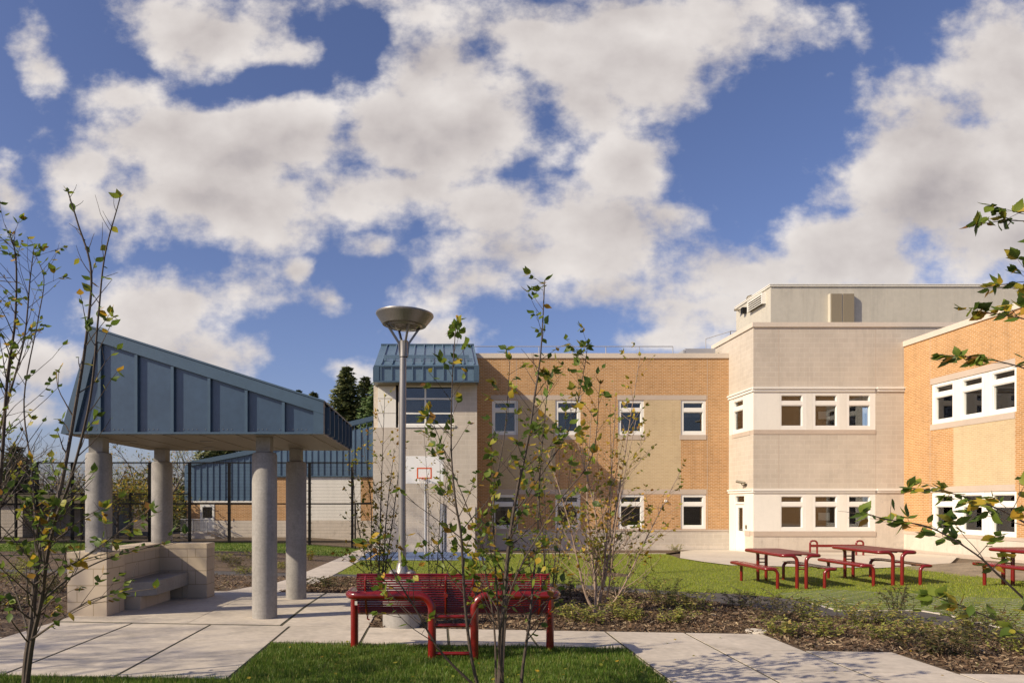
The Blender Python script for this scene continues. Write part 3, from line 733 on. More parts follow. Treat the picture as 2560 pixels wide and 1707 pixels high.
for k, (a, b, c, d) in enumerate(wins):
    for (lo, hi) in (wb1, wb2):
        window(school, F2, s6(a), s6(b), lo, hi, side=(s6(c)-s6(a), s6(b)-s6(d)), rec=.07, back='blind' if k < 2 else 'curtain', paper=(k == 1))
# projecting ledges and coping, run round the corner
mb = MB(); led = MB(); jn = MB()
for (lo, hi) in (lg1, lg2):
    led = MB()
    for (Fm, s0, s1) in ((F2, XL-.06, s6(950)), (F2, s6(960), XR+.2)):
        led.fbox(Fm, s0, s1, lo, hi-.06, .001, .05); led.fbox(Fm, s0, s1, hi-.06, hi, .001, .10)
    led.fbox(F3, s3(157), SL-.001, lo, hi-.06, .001, .05); led.fbox(F3, s3(157), SL-.001, hi-.06, hi, .001, .095)
    led.build('white_ledge', M['white'], school)
mb.fbox(F2, XL-.06, XR+.2, zc0, zc1, -.3, .06); mb.fbox(F3, 10.9, SL-.3, zc0, zc1, -.3, .06); mb.build('coping', M['coping'], school)
for x in (428, 955): jn.fbox(F2, s6(x)-.008, s6(x)+.008, lg1[1]+.01, zc0-.01, -.01, .004); jn.fbox(F2, s6(x)-.008, s6(x)+.008, lg2[1]+.01, z6(885), -.01, .004)
for x in (428, 955): jn.fbox(F2, s6(x)-.006, s6(x)+.006, z6(1510), z6(1440), -.01, .003)
jn.each('wall_joint', M['band'], school)
zd = -.74; zdt = z6(1262)
dtop = Z(680+1262/2.1778, 31.0)
lr = [(10.9, SL-.301, GB, zc0, 'cmu', 0), (s3(160), SL-.301, wb1[0], lg1[0], 'white', .0), (s3(160), SL-.301, GB, lg2[0], 'white', 0),
      (s3(246), SL-.301, GB, wb2[0], 'precast', .004), (s3(246), SL-.301, z6(1437), wb2[0], 'band', .03), (s3(176), SL-.301, z6(882), z6(858), 'band', .02),
      (wl[0], wl[1], wb1[0], wb1[1]-.02, None, 0), (dr[0], dr[1], GB, wb2[1]-.02, None, 0)]
facade(NM, school, F3, lr)
window(school, F3, wl[0], wl[1], wb1[0], wb1[1]-.02, side=(.10,.06), rec=.08, back='blind')
# door with transom light
dm = MB(); a, b = dr
tl = wb2[1]-.02
dm.fbox(F3, a, a+.07, zd, tl, -.15, -.02); dm.fbox(F3, b-.07, b, zd, tl, -.15, -.02); dm.fbox(F3, a+.07, b-.07, tl-.07, tl, -.15, -.02); dm.fbox(F3, a+.07, b-.07, 1.36, 1.45, -.15, -.02)
for (p, q, r_, t_) in ((a+.07, a+.24, zd, 1.36), (b-.34, b-.07, zd, 1.36), (a+.24, b-.34, zd, .18), (a+.24, b-.34, 1.20, 1.36)):
    dm.fbox(F3, p, q, r_, t_, -.13, -.07)
door = dm.build('door', M['white'], school)
q = MB(); q.fbox(F3, a+.07, b-.07, 1.45, tl-.07, -.11, -.10); q.fbox(F3, a+.24, b-.34, .18, 1.20, -.11, -.10); q.build('pane', M['glass'], door)
q = MB(); q.fbox(F3, a, b, zd, tl, -.3, -.28); q.build('blind', M['blind'], door)
q = MB(); q.tube([(XL-.02, 45-(b-.16), .27), (XL+.01-.06, 45-(b-.16), .27), (XL-.05, 45-(b-.28), .27)], .012, 6); q.build('handle', M['steel'], door)
q = MB(); q.fbox(F3, s3(249), s3(256), .30, .46, .001, .03); q.build('card_reader', M['louvre'], school)
def cctv(x, y, zz, r=1.0, nm='security_camera'):
    q = MB(); q.tube([(x, y, zz), (x-.16, y, zz), (x-.20, y, zz+.10)], .022, 6); q.tube([(x-.10, y-.16, zz+.08), (x-.34, y+.14, zz+.16)], [.05, .06], 8); q.tube([(x, y, zz-.06), (x, y, zz+.06)], .06, 8)
    return q.build(nm, M['louvre'], school, smooth_=True)
pc = 45-s3(250); cctv(XL-.01, pc, Z(680+1158/2.1778, pc))
# wing, facing -X, near the camera on the right
F4 = ((XR, D2), (0, -1), (-1, 0))
s4 = lambda x: D2-(XR*F/((1750+x/2.1778)-CX))
SW = D2-12
g0, g1 = s4(1260), s4(1716)
W4 = [(0, SW, .20, 7.95, 'brick', 0), (0, SW, GB, .20, 'precast', 0), (0, SW, .12, .24, 'band', .02), (0, SW, GB, -.50, 'band', .012),
      (g0-.05, g1, UH+.005, UH+.24, 'band', .006), (g0-.05, g1, UL-.22, UL-.002, 'band', .02), (g0-.05, g1, LH+.02, LH+.245, 'band', .006), (s4(1380), g1, LH+.245, UL-.22, 'buff', .002)]
W4 += [(g0, g1, UL, UH, 'white', -.03), (g0, g1, LL+.02, LH+.015, 'white', -.03)]
gl = [(1280,1368),(1430,1527),(1592,1705)]
for (c, d) in gl:
    for lo, hi in ((UL, UH), (LL+.02, LH+.015)): W4 += [(s4(c)-.16, s4(d)+.14, lo, hi, None, 0)]
W4 = [(max(r[0], 0), min(r[1], SW), *r[2:]) for r in W4]
facade(NM, school, F4, W4)
for k, (c, d) in enumerate(gl):
    for lo, hi in ((UL, UH), (LL+.02, LH+.015)):
        window(school, F4, s4(c)-.16, s4(d)+.14, lo, hi, side=(.13,.11), rec=.09, back='curtain' if k else 'dark')
mb = MB(); mb.fbox(F4, 0, SW, 7.95, 8.17, -.35, .05); mb.build('coping', M['coping'], school)
mb = MB(); mb.fbox(F4, .0-.0+s4(1253)-.008, s4(1253)+.008, .25, 7.94, -.01, .004); mb.build('wall_joint', M['band'], school)
# the block's top carries on above the wing roof
mb = MB(); mb.box(XR+.305, 27, D2, D2+.3, 7.6, zc0); mb.build('block_wall', M['cmu'], school)
mb = MB(); mb.box(XR+.201, 27, D2-.06, D2+.3, zc0, zc1); mb.build('coping', M['coping'], school)
# penthouse
DP = 33.0; FP = ((0, DP), (1, 0), (0, -1)); XP = X(1926.8, DP); zp = Z(711, DP)
PB = 36.8
mb = MB(); mb.box(XP, 42, DP, PB, 7.8, zp-.10)
mb.build('penthouse_wall', M['pent'], school)
mb = MB(); mb.box(XP-.06, 42, DP-.06, PB+.06, zp-.10, zp-.055); mb.box(XP-.035, 42, DP-.035, PB+.035, zp-.055, zp-.03); mb.box(XP-.08, 42, DP-.08, PB+.08, zp-.03, zp); mb.build('penthouse_eave', M['white2'], school)
mb = MB()
for k in range(26):
    x = XP+.75+k*.78
    for j in range(14): mb.box(x-.008, x+.008, DP-.006, DP, 8.95+j*.19, 8.962+j*.19)
    mb.box(x-.003, x+.003, DP-.003, DP, 8.7, zp-.12)
mb.build('panel_seam', M['pent'], school)
lv = (X(1750+697/2.1778, DP), X(1750+827/2.1778, DP)); lz = (8.8, Z(680+122/2.1778, DP))
mb = MB(); mb.box(lv[0], lv[1], DP-.19, DP, lz[0], lz[1]); bx = mb.build('louvre_box', M['pent'], school)
mb = MB(); a = lv[0]+.03; b = (lv[0]+lv[1])/2
for (p, q_) in ((a, b-.03), (b+.03, lv[1]-.02)):
    bk_ = MB(); bk_.box(p, q_, DP-.197, DP-.191, lz[0]+.05, lz[1]-.03); bk_.build('louvre_back', M['dark'], bx)
    n = 14
    for k in range(n):
        x = p+(q_-p)*(k+.5)/n; mb.box(x-.014, x+.014, DP-.225, DP-.198, lz[0]+.05, lz[1]-.03)
mb.build('louvre', M['louvre2'], bx)
# louvred hood on the left side of the penthouse
def pl(x8): return XP*F/((1780+x8/7.84)-CX)
y0, y1 = pl(1055), pl(770); mid = (y0+y1)/2
hz0, hz1 = Z(680+620/7.84, y0), Z(680+405/7.84, y0)
mb = MB(); mb.box(XP-.20, XP, y0-.02, y0+.03, hz0, hz1); mb.box(XP-.20, XP, y1-.03, y1+.02, hz0, hz1); mb.box(XP-.20, XP, y0+.03, y1-.03, hz1-.04, hz1)
for k in range(5):
    zz = hz0+(hz1-hz0)*(k+.15)/5; mb.add([(XP-.20,y0+.03,zz),(XP-.20,y1-.03,zz),(XP-.05,y1-.03,zz+.07),(XP-.05,y0+.03,zz+.07),(XP-.19,y0+.03,zz+.035),(XP-.19,y1-.03,zz+.035),(XP-.04,y1-.03,zz+.10),(XP-.04,y0+.03,zz+.10)],
        [(0,1,2,3),(4,7,6,5),(0,4,5,1),(3,2,6,7),(0,3,7,4),(1,5,6,2)])
h_ = mb.build('intake_hood', M['white2'], school)
mb = MB(); mb.box(XP-.035, XP-.001, y0+.03, y1-.03, hz0+.02, hz1-.05); mb.build('hood_core', M['louvre'], h_)
yq = pl(665); mb = MB(); mb.box(XP-.22, XP, yq-.12, yq+.12, Z(680+810/7.84, yq), Z(680+700/7.84, yq)); mb.build('wall_light', M['black'], school)
cctv(XP-.01, pl(600), Z(680+790/7.84, pl(600)))
yq = 37.5; mb = MB(); c = at(1780+700/7.84, 680+500/7.84, 37.2)
mb.lathe([(.13,-.6),(.13,.02),(.22,.04),(.22,.09),(.16,.20),(.02,.25)], (c.x+.15, c.y, c.z-.12), 16); mb.build('roof_vent', M['louvre'], school, smooth_=True)
# rails and small plant on the roofs
def railing(pts, h, name='roof_railing', r=.022, posts=None, mid_=True, m=None, parent=None, bot=.0):
    q = MB(); P = [Vector(p) for p in pts]
    q.tube([p+Vector((0,0,h)) for p in P], r, 6)
    if mid_: q.tube([p+Vector((0,0,h*.5)) for p in P], r*.8, 6)
    for k in range(len(P)-1):
        L_ = (P[k+1]-P[k]).length; n = max(1, round(L_/(posts or 1.55)))
        for j in range(n+1):
            c = P[k]+(P[k+1]-P[k])*j/n; q.tube([c+Vector((0,0,bot)), c+Vector((0,0,h))], r, 6)
    return q.build(name, m or M['rail'], parent if parent is not None else school)
railing([(1.7,34.2,7.8),(11.4,34.2,7.8)], Z(866,34.2)-7.8, mid_=False)
c = at(1150+1455/2.413, 880, 33.5); mb = MB(); mb.box(c.x-.85, c.x+.55, 33.2, 34.2, 7.9, Z(800+172/2.413, 33.2)); mb.box(c.x-.95, c.x-.87, 33.2, 34.2, 7.9, Z(800+180/2.413, 33.2)); mb.build('rooftop_unit', M['rail'], school)
q1 = at(1792, 848, 37.5); q2 = at(1810, 848, 37.5); q3 = at(1840, 848, 37.5)
railing([(13.75,36.2,7.9),(14.35,34.6,7.9),(15.5,34.6,7.9)], Z(828,34.6)-7.9, posts=2.0)

# tower with the blue mansard
DT = 29.85; FT = ((0, DT), (1, 0), (0, -1)); t4 = lambda x: X(850+x*.4337, DT); zt = lambda y: Z(740+y*.4337, DT)
xa, xb, xc = t4(190), t4(218), t4(790)
ztop = 6.43; zmid = zt(757)
tr_ = [(xa, xc, GB, zmid, 'cmu', 0), (xa, xc, GB, -.35, 'precast', .01), (xb, xc, zmid, ztop, 'cmu', -.02), (xb, t4(322), zmid, ztop-.12, 'white', 0), (t4(322), t4(336), zmid, ztop, 'dk', -.10),
       (t4(336), t4(664), zmid, zt(742), 'ledge', .04), (t4(343), t4(654), zt(742), zt(518), None, 0)]
NM2 = dict(NM); NM2['dk'] = ('downpipe_recess', M['black'])
facade(NM2, school, FT, tr_)
mb = MB()
for (x, w_) in ((348, 10), (492, 10), (652, 6)): mb.fbox(FT, t4(x-w_/2), t4(x+w_/2), zt(742), zt(518), -.16, -.03)
for (yy, w_) in ((520, 6), (591, 9), (675, 9), (738, 8)): mb.fbox(FT, t4(343), t4(654), zt(yy+w_/2), zt(yy-w_/2), -.15, -.035)
wt = mb.build('window', M['white'], school)
mb = MB(); mb.fbox(FT, t4(345), t4(653), zt(740), zt(520), -.10, -.09); mb.build('pane', M['glass'], wt)
mb = MB(); mb.fbox(FT, t4(330), t4(493), zt(745), zt(600), -.36, -.34); mb.build('blind', M['curtain'], wt)
mb = MB(); mb.fbox(FT, t4(300), t4(700), zt(760), zt(500), -1.3, -1.25); mb.build('room', M['dark'], wt)
mb = MB()
for yy in (590, 675): mb.fbox(FT, xb, t4(322), zt(yy)-.008, zt(yy)+.008, -.01, .004)
mb.each('panel_gap', M['louvre'], school)
mb = MB(); mb.fbox(FT, t4(577), t4(601), -.8, zt(1195), .012, .10); mb.build('downpipe', M['rail'], school)
mb = MB(); mb.fbox(FT, t4(612), t4(778), -.72, zt(1212), .012, .05); mb.build('service_door', M['coping'], school)
# tower side walls and back
mb = MB(); mb.box(xc-.3, xc-.001, DT+.31, D1-.001, GB, ztop-.02); mb.box(xa, xa+.3, DT+.31, 36, GB, ztop-.02); mb.each('block_wall', M['cmu'], school)
mb = MB(); e0, e1 = X(850+195*.4337, 29.2), X(850+800*.4337, 29.2); ze = Z(952.5, 29.2); zf0 = Z(915.6, 29.2); zr = Z(863.6, 33.0)
e1 = min(e1, 1.74)
prof = [(29.2, ze), (29.2, zf0), (33.0, zr), (36.5, zr), (36.5, ze)]
vs = [(e0, y_, z_) for y_, z_ in prof]+[(e1, y_, z_) for y_, z_ in prof]; n = 5
mb.add(vs, [(0,1,2,3,4), (9,8,7,6,5)]+[(i, 5+i, 5+(i+1)%5, (i+1)%5) for i in range(5)])
roof = mb.build('blue_roof', M['blue3'], school)
sm = MB(); nse = 9; 
for k in range(nse+1):
    x = e0+.32+(e1-e0-.5)*k/nse if k else e0+.30
    sm.box(x-.02, x+.02, 29.2-.055, 29.2, ze+.02, zf0-.02)
    a = Vector((x, 29.2+.25, zf0+.25*(zr-zf0)/3.8)); b = Vector((x, 33.0, zr)); up = Vector((0, -(zr-zf0), 3.8)).normalized()*.06
    sm.add([a+Vector((-.02,0,0)), a+Vector((.02,0,0)), b+Vector((.02,0,0)), b+Vector((-.02,0,0)), a+Vector((-.02,0,0))+up, a+Vector((.02,0,0))+up, b+Vector((.02,0,0))+up, b+Vector((-.02,0,0))+up],
           [(0,3,2,1),(4,5,6,7),(0,1,5,4),(1,2,6,5),(2,3,7,6),(3,0,4,7)])
sm.each('standing_seam', M['blue3'], roof)
sg = MB()
for yy in (.85, 1.15):
    zz = zf0+yy*(zr-zf0)/3.8+.16; sg.box(e0+.35, e1-.35, 29.2+yy-.02, 29.2+yy+.02, zz-.03, zz+.03)
    for k in range(nse+1): x = e0+.4+(e1-e0-.8)*k/nse; sg.box(x-.04, x+.04, 29.2+yy-.05, 29.2+yy+.05, zz-.16, zz-.03)
sg.build('snow_guard', M['blue3'], roof)
tb = MB(); tb.box(e0, e1, 29.14, 29.2, zf0-.035, zf0+.03); tb.box(e0-.02, e1, 29.14, 36.5, ze-.05, ze+.01)
tb.box(e0-.03, e0+.22, 29.13, 29.2, ze+.012, zf0-.037); tb.box(e1-.2, e1+.01, 29.13, 29.2, ze+.012, zf0-.037)
tb.box(e0, e1, 32.95, 33.05, zr+.0, zr+.07); tb.build('roof_trim', M['bluetrim'], roof)
tb = MB(); tb.box(e0+.15, e1-.1, 29.3, 36.4, ztop-.06, ze-.052); tb.build('soffit', M['soffit'], school)

# ------------------------------------------------------------------ blue clad hall behind the fence
hall = thing('sports_hall', (-8, 40, -1), 'long hall with blue standing seam metal over brick, seen behind the black fence', 'building')
DH = 40.0; h8 = lambda x: X(400+x/3.92, DH); hz8 = lambda y: Z(1000+y/3.92, DH)
xl, xm, xr = h8(240), h8(1000), -.8
def roofz(x):   # top edge of the blue wall
    return np.interp(x, [h8(240), h8(300), h8(870), h8(1820), h8(2130)], [hz8(640), hz8(605), hz8(495), hz8(225), hz8(150)])
zb1, zb2 = hz8(985), hz8(742)
mb = MB(); mb.prism([(xl, zb1), (xm, zb1), (xm, float(roofz(xm))), (xl+.4, float(roofz(xl+.4))), (xl, float(roofz(xl)))], DH, DH+10)
mb.prism([(xm, zb2), (xr+2, zb2), (xr+2, float(roofz(xr))+.3), (xm, float(roofz(xm)))], DH, DH+10); mb.build('blue_cladding', M['blue2'], hall)
sm = MB(); x = xl+.2
while x < xr+1:
    zt_ = float(roofz(x))-.22; sm.box(x-.022, x+.022, DH-.045, DH, (zb1 if x < xm else zb2), zt_); x += .348
sm.each('standing_seam', M['blue2'], hall)
mb = MB(); pts = [h8(300), h8(870), h8(1820), h8(2130), xr+2]
for i in range(len(pts)-1):
    a, b = pts[i], pts[i+1]; za, zb_ = float(roofz(a)), float(roofz(b))
    mb.prism([(a, za-.24), (b, zb_-.24), (b, zb_+.02), (a, za+.02)], DH-.14, DH+.2)
mb.box(xm, xr+2, DH-.06, DH, zb2-.06, zb2+.02); mb.build('roof_trim', M['bluetrim'], hall)
FH = ((0, DH), (1, 0), (0, -1))
facade(NM, hall, FH, [(xl+.1, xm, -2.2, zb1, 'brick', -.05), (xm, xr+2, -2.2, zb2, 'brick', -.05), (xm+.0, h8(1200)+.0, 0, 0.001, 'brick', -.05), (h8(1400), h8(1965), -2.2, zb2, 'white', -.04),
                      (xl+.1, xr+2, -2.2, hz8(1178), 'precast', -.02), (xl+.1, xm, hz8(1003), zb1, 'white', .03),
                      (h8(392), h8(530), hz8(1280), hz8(1012), None, 0)])
mb = MB(); p, q_ = h8(392), h8(530)
mb.fbox(FH, p, p+.12, hz8(1280), hz8(1012), -.2, -.02); mb.fbox(FH, q_-.12, q_, hz8(1280), hz8(1012), -.2, -.02); mb.fbox(FH, p+.12, q_-.12, hz8(1045), hz8(1012), -.2, -.02)
mb.fbox(FH, p+.12, q_-.12, hz8(1280), hz8(1155), -.18, -.06); dd = mb.build('door', M['white'], hall)
mb = MB(); mb.fbox(FH, p+.12, q_-.12, hz8(1155), hz8(1045), -.16, -.14); mb.build('pane', M['glass'], dd)
mb = MB(); mb.fbox(FH, p, q_, hz8(1280), hz8(1012), -.4, -.35); mb.build('room', M['dark'], dd)
# steps and handrails
mb = MB(); xs0, xs1, xs2 = h8(300), h8(550), h8(880); zl = hz8(1280)
mb.box(xs0, xs1, DH-1.6, DH-.06, -2.2, zl)
for k in range(9):
    x0 = xs1+(xs2-xs1)*k/9; x1 = xs1+(xs2-xs1)*(k+1)/9; mb.box(x0, x1, DH-1.6, DH-.06, -2.2, zl-(k+1)*.13)
mb.build('steps', M['precast'], hall)
q = MB(); yr = DH-1.6; zr_ = hz8(1160)
q.tube([(xs0, yr, zr_), (xs1, yr, zr_), (h8(880), yr, hz8(1320))], .025, 6); q.tube([(xs0, yr, zl+.1), (xs1, yr, zl+.1), (h8(800), yr, hz8(1385))], .02, 6)
for k in range(40): 
    x = xs0+(xs1-xs0)*k/40; q.tube([(x, yr, zl+.1), (x, yr, zr_)], .007, 4)
for k in range(22):
    t = k/22; q.tube([(xs1+(h8(840)-xs1)*t, yr, zl+.1+(hz8(1385)-zl-.1)*t), (xs1+(h8(840)-xs1)*t, yr, zr_+(hz8(1310)-zr_)*t)], .007, 4)
for x in (415, 550): q.tube([(h8(x), yr, zl-.05), (h8(x), yr, zr_)], .03, 6)
q.build('handrail', M['rail'], hall)
q = MB(); q.tube([(h8(800), yr-.8, -1.2), (h8(800), yr-.8, hz8(1318)), (h8(838), yr-.8, hz8(1318)), (h8(838), yr-.8, hz8(1350)), (h8(805), yr-.8, hz8(1352))], .022, 6); q.build('grab_rail', M['black'], hall)

# ------------------------------------------------------------------ fences
def mesh_fence(name, x0, x1, y, h, posts, label, rails=(.02, .49, 1.0), wx=.05, wz=.15, tie=True):
    t = thing(name, (posts[0], y, gz(posts[0], y)), label, 'fence')
    zb = min(gz(p, y) for p in posts); zt_ = gz((x0+x1)/2, y)+h
    for p in posts:
        q = MB(); b = gz(p, y); q.box(p-.055, p+.055, y-.055, y+.055, b-.1, zt_)
        if tie:
            k = 0
            while b+.3+k*.36 < zt_: q.box(p-.12, p+.12, y-.07, y-.056, b+.3+k*.36, b+.325+k*.36); k += 1
        q.build('post', M['black'], t)
    q = MB()
    for r_ in rails:
        z_ = zt_-h+h*r_; q.box(x0, x1, y-.025, y+.025, z_-.03, z_+.03)
    q.build('rail', M['black'], t)
    q = MB(); x = x0
    while x < x1: q.box(x-.0028, x+.0028, y-.0635, y-.058, zt_-h, zt_); x += wx
    k = 0
    while k*wz < h: q.box(x0, x1, y-.0575, y-.052, zt_-h+k*wz-.0028, zt_-h+k*wz+.0028); k += 1
    q.build('mesh_panel', M['black'], t)
    return t
ps = [X(p, D1) for p in (-205,-105,-6,92,181,277,374,474,573,672,774,881)]
fe = mesh_fence('mesh_fence', ps[0], -2.95, D1, 3.66, ps, 'tall black mesh fence in front of the blue clad hall, ending at the stone tower')
q = MB(); gx0 = X(888, D1-.2); zg = Z(1257, D1-.2); q.tube([(gx0, D1-.2, gz(gx0, D1)-.05), (gx0, D1-.2, zg), (-2.95, D1-.2, zg)], .04, 8); q.build('gate_frame', M['black'], fe)
ps2 = [X(p, 37.0) for p in (-90,40,205,325,475)]
mesh_fence('mesh_fence', ps2[0], ps2[-1], 37.0, 2.4, ps2, 'lower dark mesh fence further back among the bare trees at the left', rails=(.02, .97), wx=.06, wz=.15, tie=False)
# low brick building at far left
low = thing('brick_outbuilding', (-21, 37.6, -.8), 'low pale brick building at the far left behind the fences', 'building')
mb = MB(); a, b = X(-60, 40), X(56, 40); mb.box(a, b, 40, 46, -2, Z(1262, 40)); mb.build('brick_wall', M['cmu'], low)
mb = MB(); mb.box(b+.002, X(200, 40), 41.5, 47, -2, Z(1262, 41.5)); mb.build('side_wall', M['conc'], low)
mb = MB(); mb.box(a-.2, X(200,40)+.2, 39.8, 47.2, Z(1262, 40)+.05, Z(1232, 40)); mb.build('roof', M['louvre'], low)
# ------------------------------------------------------------------ shelter
YF, YB = 8.38, 11.07; ZS = 2.237
sh = thing('garden_shelter', (-3.2, 9.7, 0), 'open shelter with a sloping blue metal roof on four round concrete columns', 'shelter')
XRt, XBL, XTL = -1.342, -4.455, -4.138; ZTL, ZTR = 3.517, 2.62
core = MB(); core.prism([(XBL+.02, ZS+.012), (XRt-.02, ZS+.012), (XRt-.02, ZTR-.02), (XTL+.02, ZTL-.03)], YF+.05, YB-.05)
roof = core.build('roof', M['blue'], sh)
def roofline(x): return ZTL+(ZTR-ZTL)*(x-XTL)/(XRt-XTL)
tw = .155
tr = MB()
for (y0, y1) in ((YF, YF+.10), (YB-.10, YB)):
    tr.prism([(XTL, ZTL-tw), (XRt, ZTR-tw), (XRt, ZTR), (XTL, ZTL)], y0, y1)                       # sloping top band
    e = (XTL-XBL)/(ZTL-ZS); w = .16
    tr.prism([(XBL, ZS), (XBL+w, ZS), (XTL+w*.72, ZTL-tw-.03-.0), (XTL, ZTL-tw-.001), (XTL, ZTL-tw-.001)][:4], y0+.003, y1)
    tr.prism([(XRt-.118, ZS+.02), (XRt, ZS+.02), (XRt, ZTR-tw-.002), (XRt-.118, roofline(XRt-.118)-tw-.002)], y0+.003, y1)
    tr.box(XBL+w, XRt, y0-.004, y1, ZS-.004, ZS+.018)
tr.prism([(XTL-.02, ZTL-.008), (XRt+.01, ZTR-.008), (XRt+.01, ZTR+.012), (XTL-.02, ZTL+.012)], YF-.012, YB+.012)
tr.build('roof_trim', M['bluetrim'], roof)
sm = MB()
for xz in (640, 880, 1117, 1357, 1600, 1843):
    x = X(xz*.3827, YF)+.012
    sm.box(x-.017, x+.017, YF+.004, YF+.051, ZS+.019, roofline(x+.017)-tw-.004)
for k in range(7):
    y_ = YF+.30+k*.375
    if y_ < YB-.12: sm.box(XRt-.019, XRt+.035, y_-.012, y_+.012, ZS+.02, ZTR-.03)
for k in range(7):
    y_ = YF+.3+k*.375
    if y_ < YB-.12: sm.prism([(XBL+.02, ZS+.02), (XBL+.06, ZS+.02), (XTL+.05, ZTL-.05), (XTL, ZTL-.06)], y_-.012, y_+.012)
sm.each('standing_seam', M['bluetrim'], roof)
rv = MB()
for k in range(56):
    x = XBL+.3+k*.052
    if (k*.052) % .435 > .09: rv.box(x-.004, x+.004, YF+.044, YF+.05, ZS+.05, ZS+.058)
rv.build('rivet', M['steel'], roof)
so = MB(); so.box(XBL+.01, XRt-.01, YF+.101, YB-.101, ZS-.006, ZS+.011)
for k in range(7):
    x = XBL+.3+k*.44; so.box(x-.012, x+.012, YF+.11, YB-.11, ZS-.012, ZS-.0065)
so.build('soffit', M['soffit'], sh)
for (x, y) in ((X(1350*.3827, 9.35), 9.35), (X(900*.3827, 9.35)-.1, 9.35), (X(1360*.3827, 10.4), 10.4)):
    q = MB(); q.lathe([(.0,-.016),(.07,-.016),(.085,-.012),(.085,-.006)], (x, y, ZS), 20); q.build('ceiling_light', M['steel'], sh, smooth_=True)
CR = .153
COLS = [(-4.20, 8.80, .80), (-2.135, 8.78, None), (-4.16, 10.72, .80), (-2.125, 10.70, None)]
for (x, y, zb_) in COLS:
    z0 = zb_ if zb_ else gz(x, y)-.02
    q = MB(); q.lathe([(.001, z0), (CR, z0), (CR, 2.0), (CR-.012, 2.032), (CR-.035, 2.04), (.001, 2.04)], (x, y, 0), 40); q.build('column', M['conc'], sh, smooth_=True)
    q = MB(); q.box(x-.088, x+.088, y-.088, y+.088, 2.041, ZS-.008); q.build('column_neck', M['conc'], sh, bevel=.004)

# seat wall: U of pale block with a precast seat
sw = thing('seat_wall', (-4.2, 9.7, 0), 'U shaped pale block wall with a stone cap and built in seat, under the shelter', 'seat wall')
M['wallblock'] = brick_mat('wall_block', (.60,.50,.38), (.56,.46,.34), (.40,.32,.22), w=.40, h=.2032, ms=.006, var=.10)
M['capstone'] = mat('cap_stone', (.70,.57,.39), .75, noise=(3, .08), bump=(40, .2, .003))
zw = .735; zb_ = -.06
def zrow(b): return b
q = MB(); q.box(-4.52, -4.035, 8.66, 9.15, zb_, zw); q.build('block_pier', M['wallblock'], sw, bevel=.004)
q = MB(); q.box(-4.52, -4.13, 9.151, 10.56, zb_, zw); q.box(-4.52, -3.72, 10.561, 10.93, zb_, zw); q.build('block_wall', M['wallblock'], sw, bevel=.004)
q = MB(); q.box(-3.719, -3.43, 10.56, 10.93, zb_, zw); q.build('block_pier', M['wallblock'], sw, bevel=.004)
q = MB(); q.box(-4.525, -4.03, 8.655, 9.155, zw, zw+.078); q.box(-4.525, -4.125, 9.157, 10.553, zw, zw+.078); q.box(-4.525, -3.425, 10.555, 10.935, zw, zw+.078); q.build('cap', M['capstone'], sw, bevel=.005)
q = MB(); q.slab([(-4.129,9.16),(-4.034,9.16),(-3.76,9.30),(-3.70,9.36),(-3.70,10.555),(-4.129,10.555)], .20, .385); q.build('seat', M['conc'], sw, bevel=.006)
q = MB(); q.box(-4.129, -3.86, 9.22, 10.25, zb_, .199); q.build('seat_support', M['wallblock'], sw, bevel=.004)

# ------------------------------------------------------------------ lamp post
lx, ly = -.41, 8.36; lz = gz(lx, ly)
lp = thing('lamp_post', (lx, ly, lz), 'tall grey lamp post with an upturned bowl head on a round concrete footing', 'street lamp')
q = MB(); q.lathe([(.001,-.1),(.228,-.1),(.228,.54),(.214,.56),(.001,.56)], (lx, ly, lz), 48); q.build('footing', M['conc'], lp, smooth_=True)
q = MB(); q.lathe([(.115,.561),(.115,.60),(.075,.66),(.055,.74)], (lx, ly, lz), 24)
for a in (35, 145, 215, 325):
    bx_, by_ = lx+.13*math.cos(R(a)), ly+.13*math.sin(R(a)); q.lathe([(.05,.561),(.055,.60),(.045,.64),(.001,.66)], (bx_, by_, lz), 12)
q.build('base_cover', M['steel'], lp, smooth_=True)
q = MB(); q.tube([(lx, ly, lz+.56), (lx, ly, 1.8), (lx+.012, ly, 3.13)], [.046, .043, .039], 24); q.build('pole', M['steel'], lp, smooth_=True)
hx = lx+.02
q = MB(); q.lathe([(.048,3.135),(.052,3.14),(.050,3.20),(.052,3.30),(.054,3.325),(.001,3.327)], (hx, ly, 0), 24)
col = q.build('collar', M['bronze'], lp, smooth_=True)
for a in (20, 110, 200, 290):
    q = MB(); c, s_ = math.cos(R(a)), math.sin(R(a)); px, py = -s_, c
    pts = [(.045,3.16),(.06,3.30),(.15,3.43),(.235,3.545)]
    for i in range(3):
        (r0, z0), (r1, z1) = pts[i], pts[i+1]; w = .022; th = .012
        a0 = Vector((hx+c*r0, ly+s_*r0, z0)); a1 = Vector((hx+c*r1, ly+s_*r1, z1)); e1 = Vector((px, py, 0))*w*.5; e2 = Vector((c*.8, s_*.8, -.6))*th
        q.add([a0-e1-e2, a0+e1-e2, a1+e1-e2, a1-e1-e2, a0-e1+e2, a0+e1+e2, a1+e1+e2, a1-e1+e2], [(0,3,2,1),(4,5,6,7),(0,1,5,4),(1,2,6,5),(2,3,7,6),(3,0,4,7)])
    q.build('arm', M['bronze'], col)
hd = MB(); hd.lathe([(.215,.0),(.258,.004),(.262,.012),(.336,.112),(.342,.122),(.340,.140),(.325,.142),(.30,.13),(.20,.10),(.001,.11)], (0,0,0), 56)
hd.lathe([(.215,.0),(.205,-.02),(.19,-.022),(.185,.0)], (0,0,0), 48)
T = Matrix.Translation((hx+.005, ly, 3.505)) @ Matrix.Rotation(R(3.0), 4, 'Y')
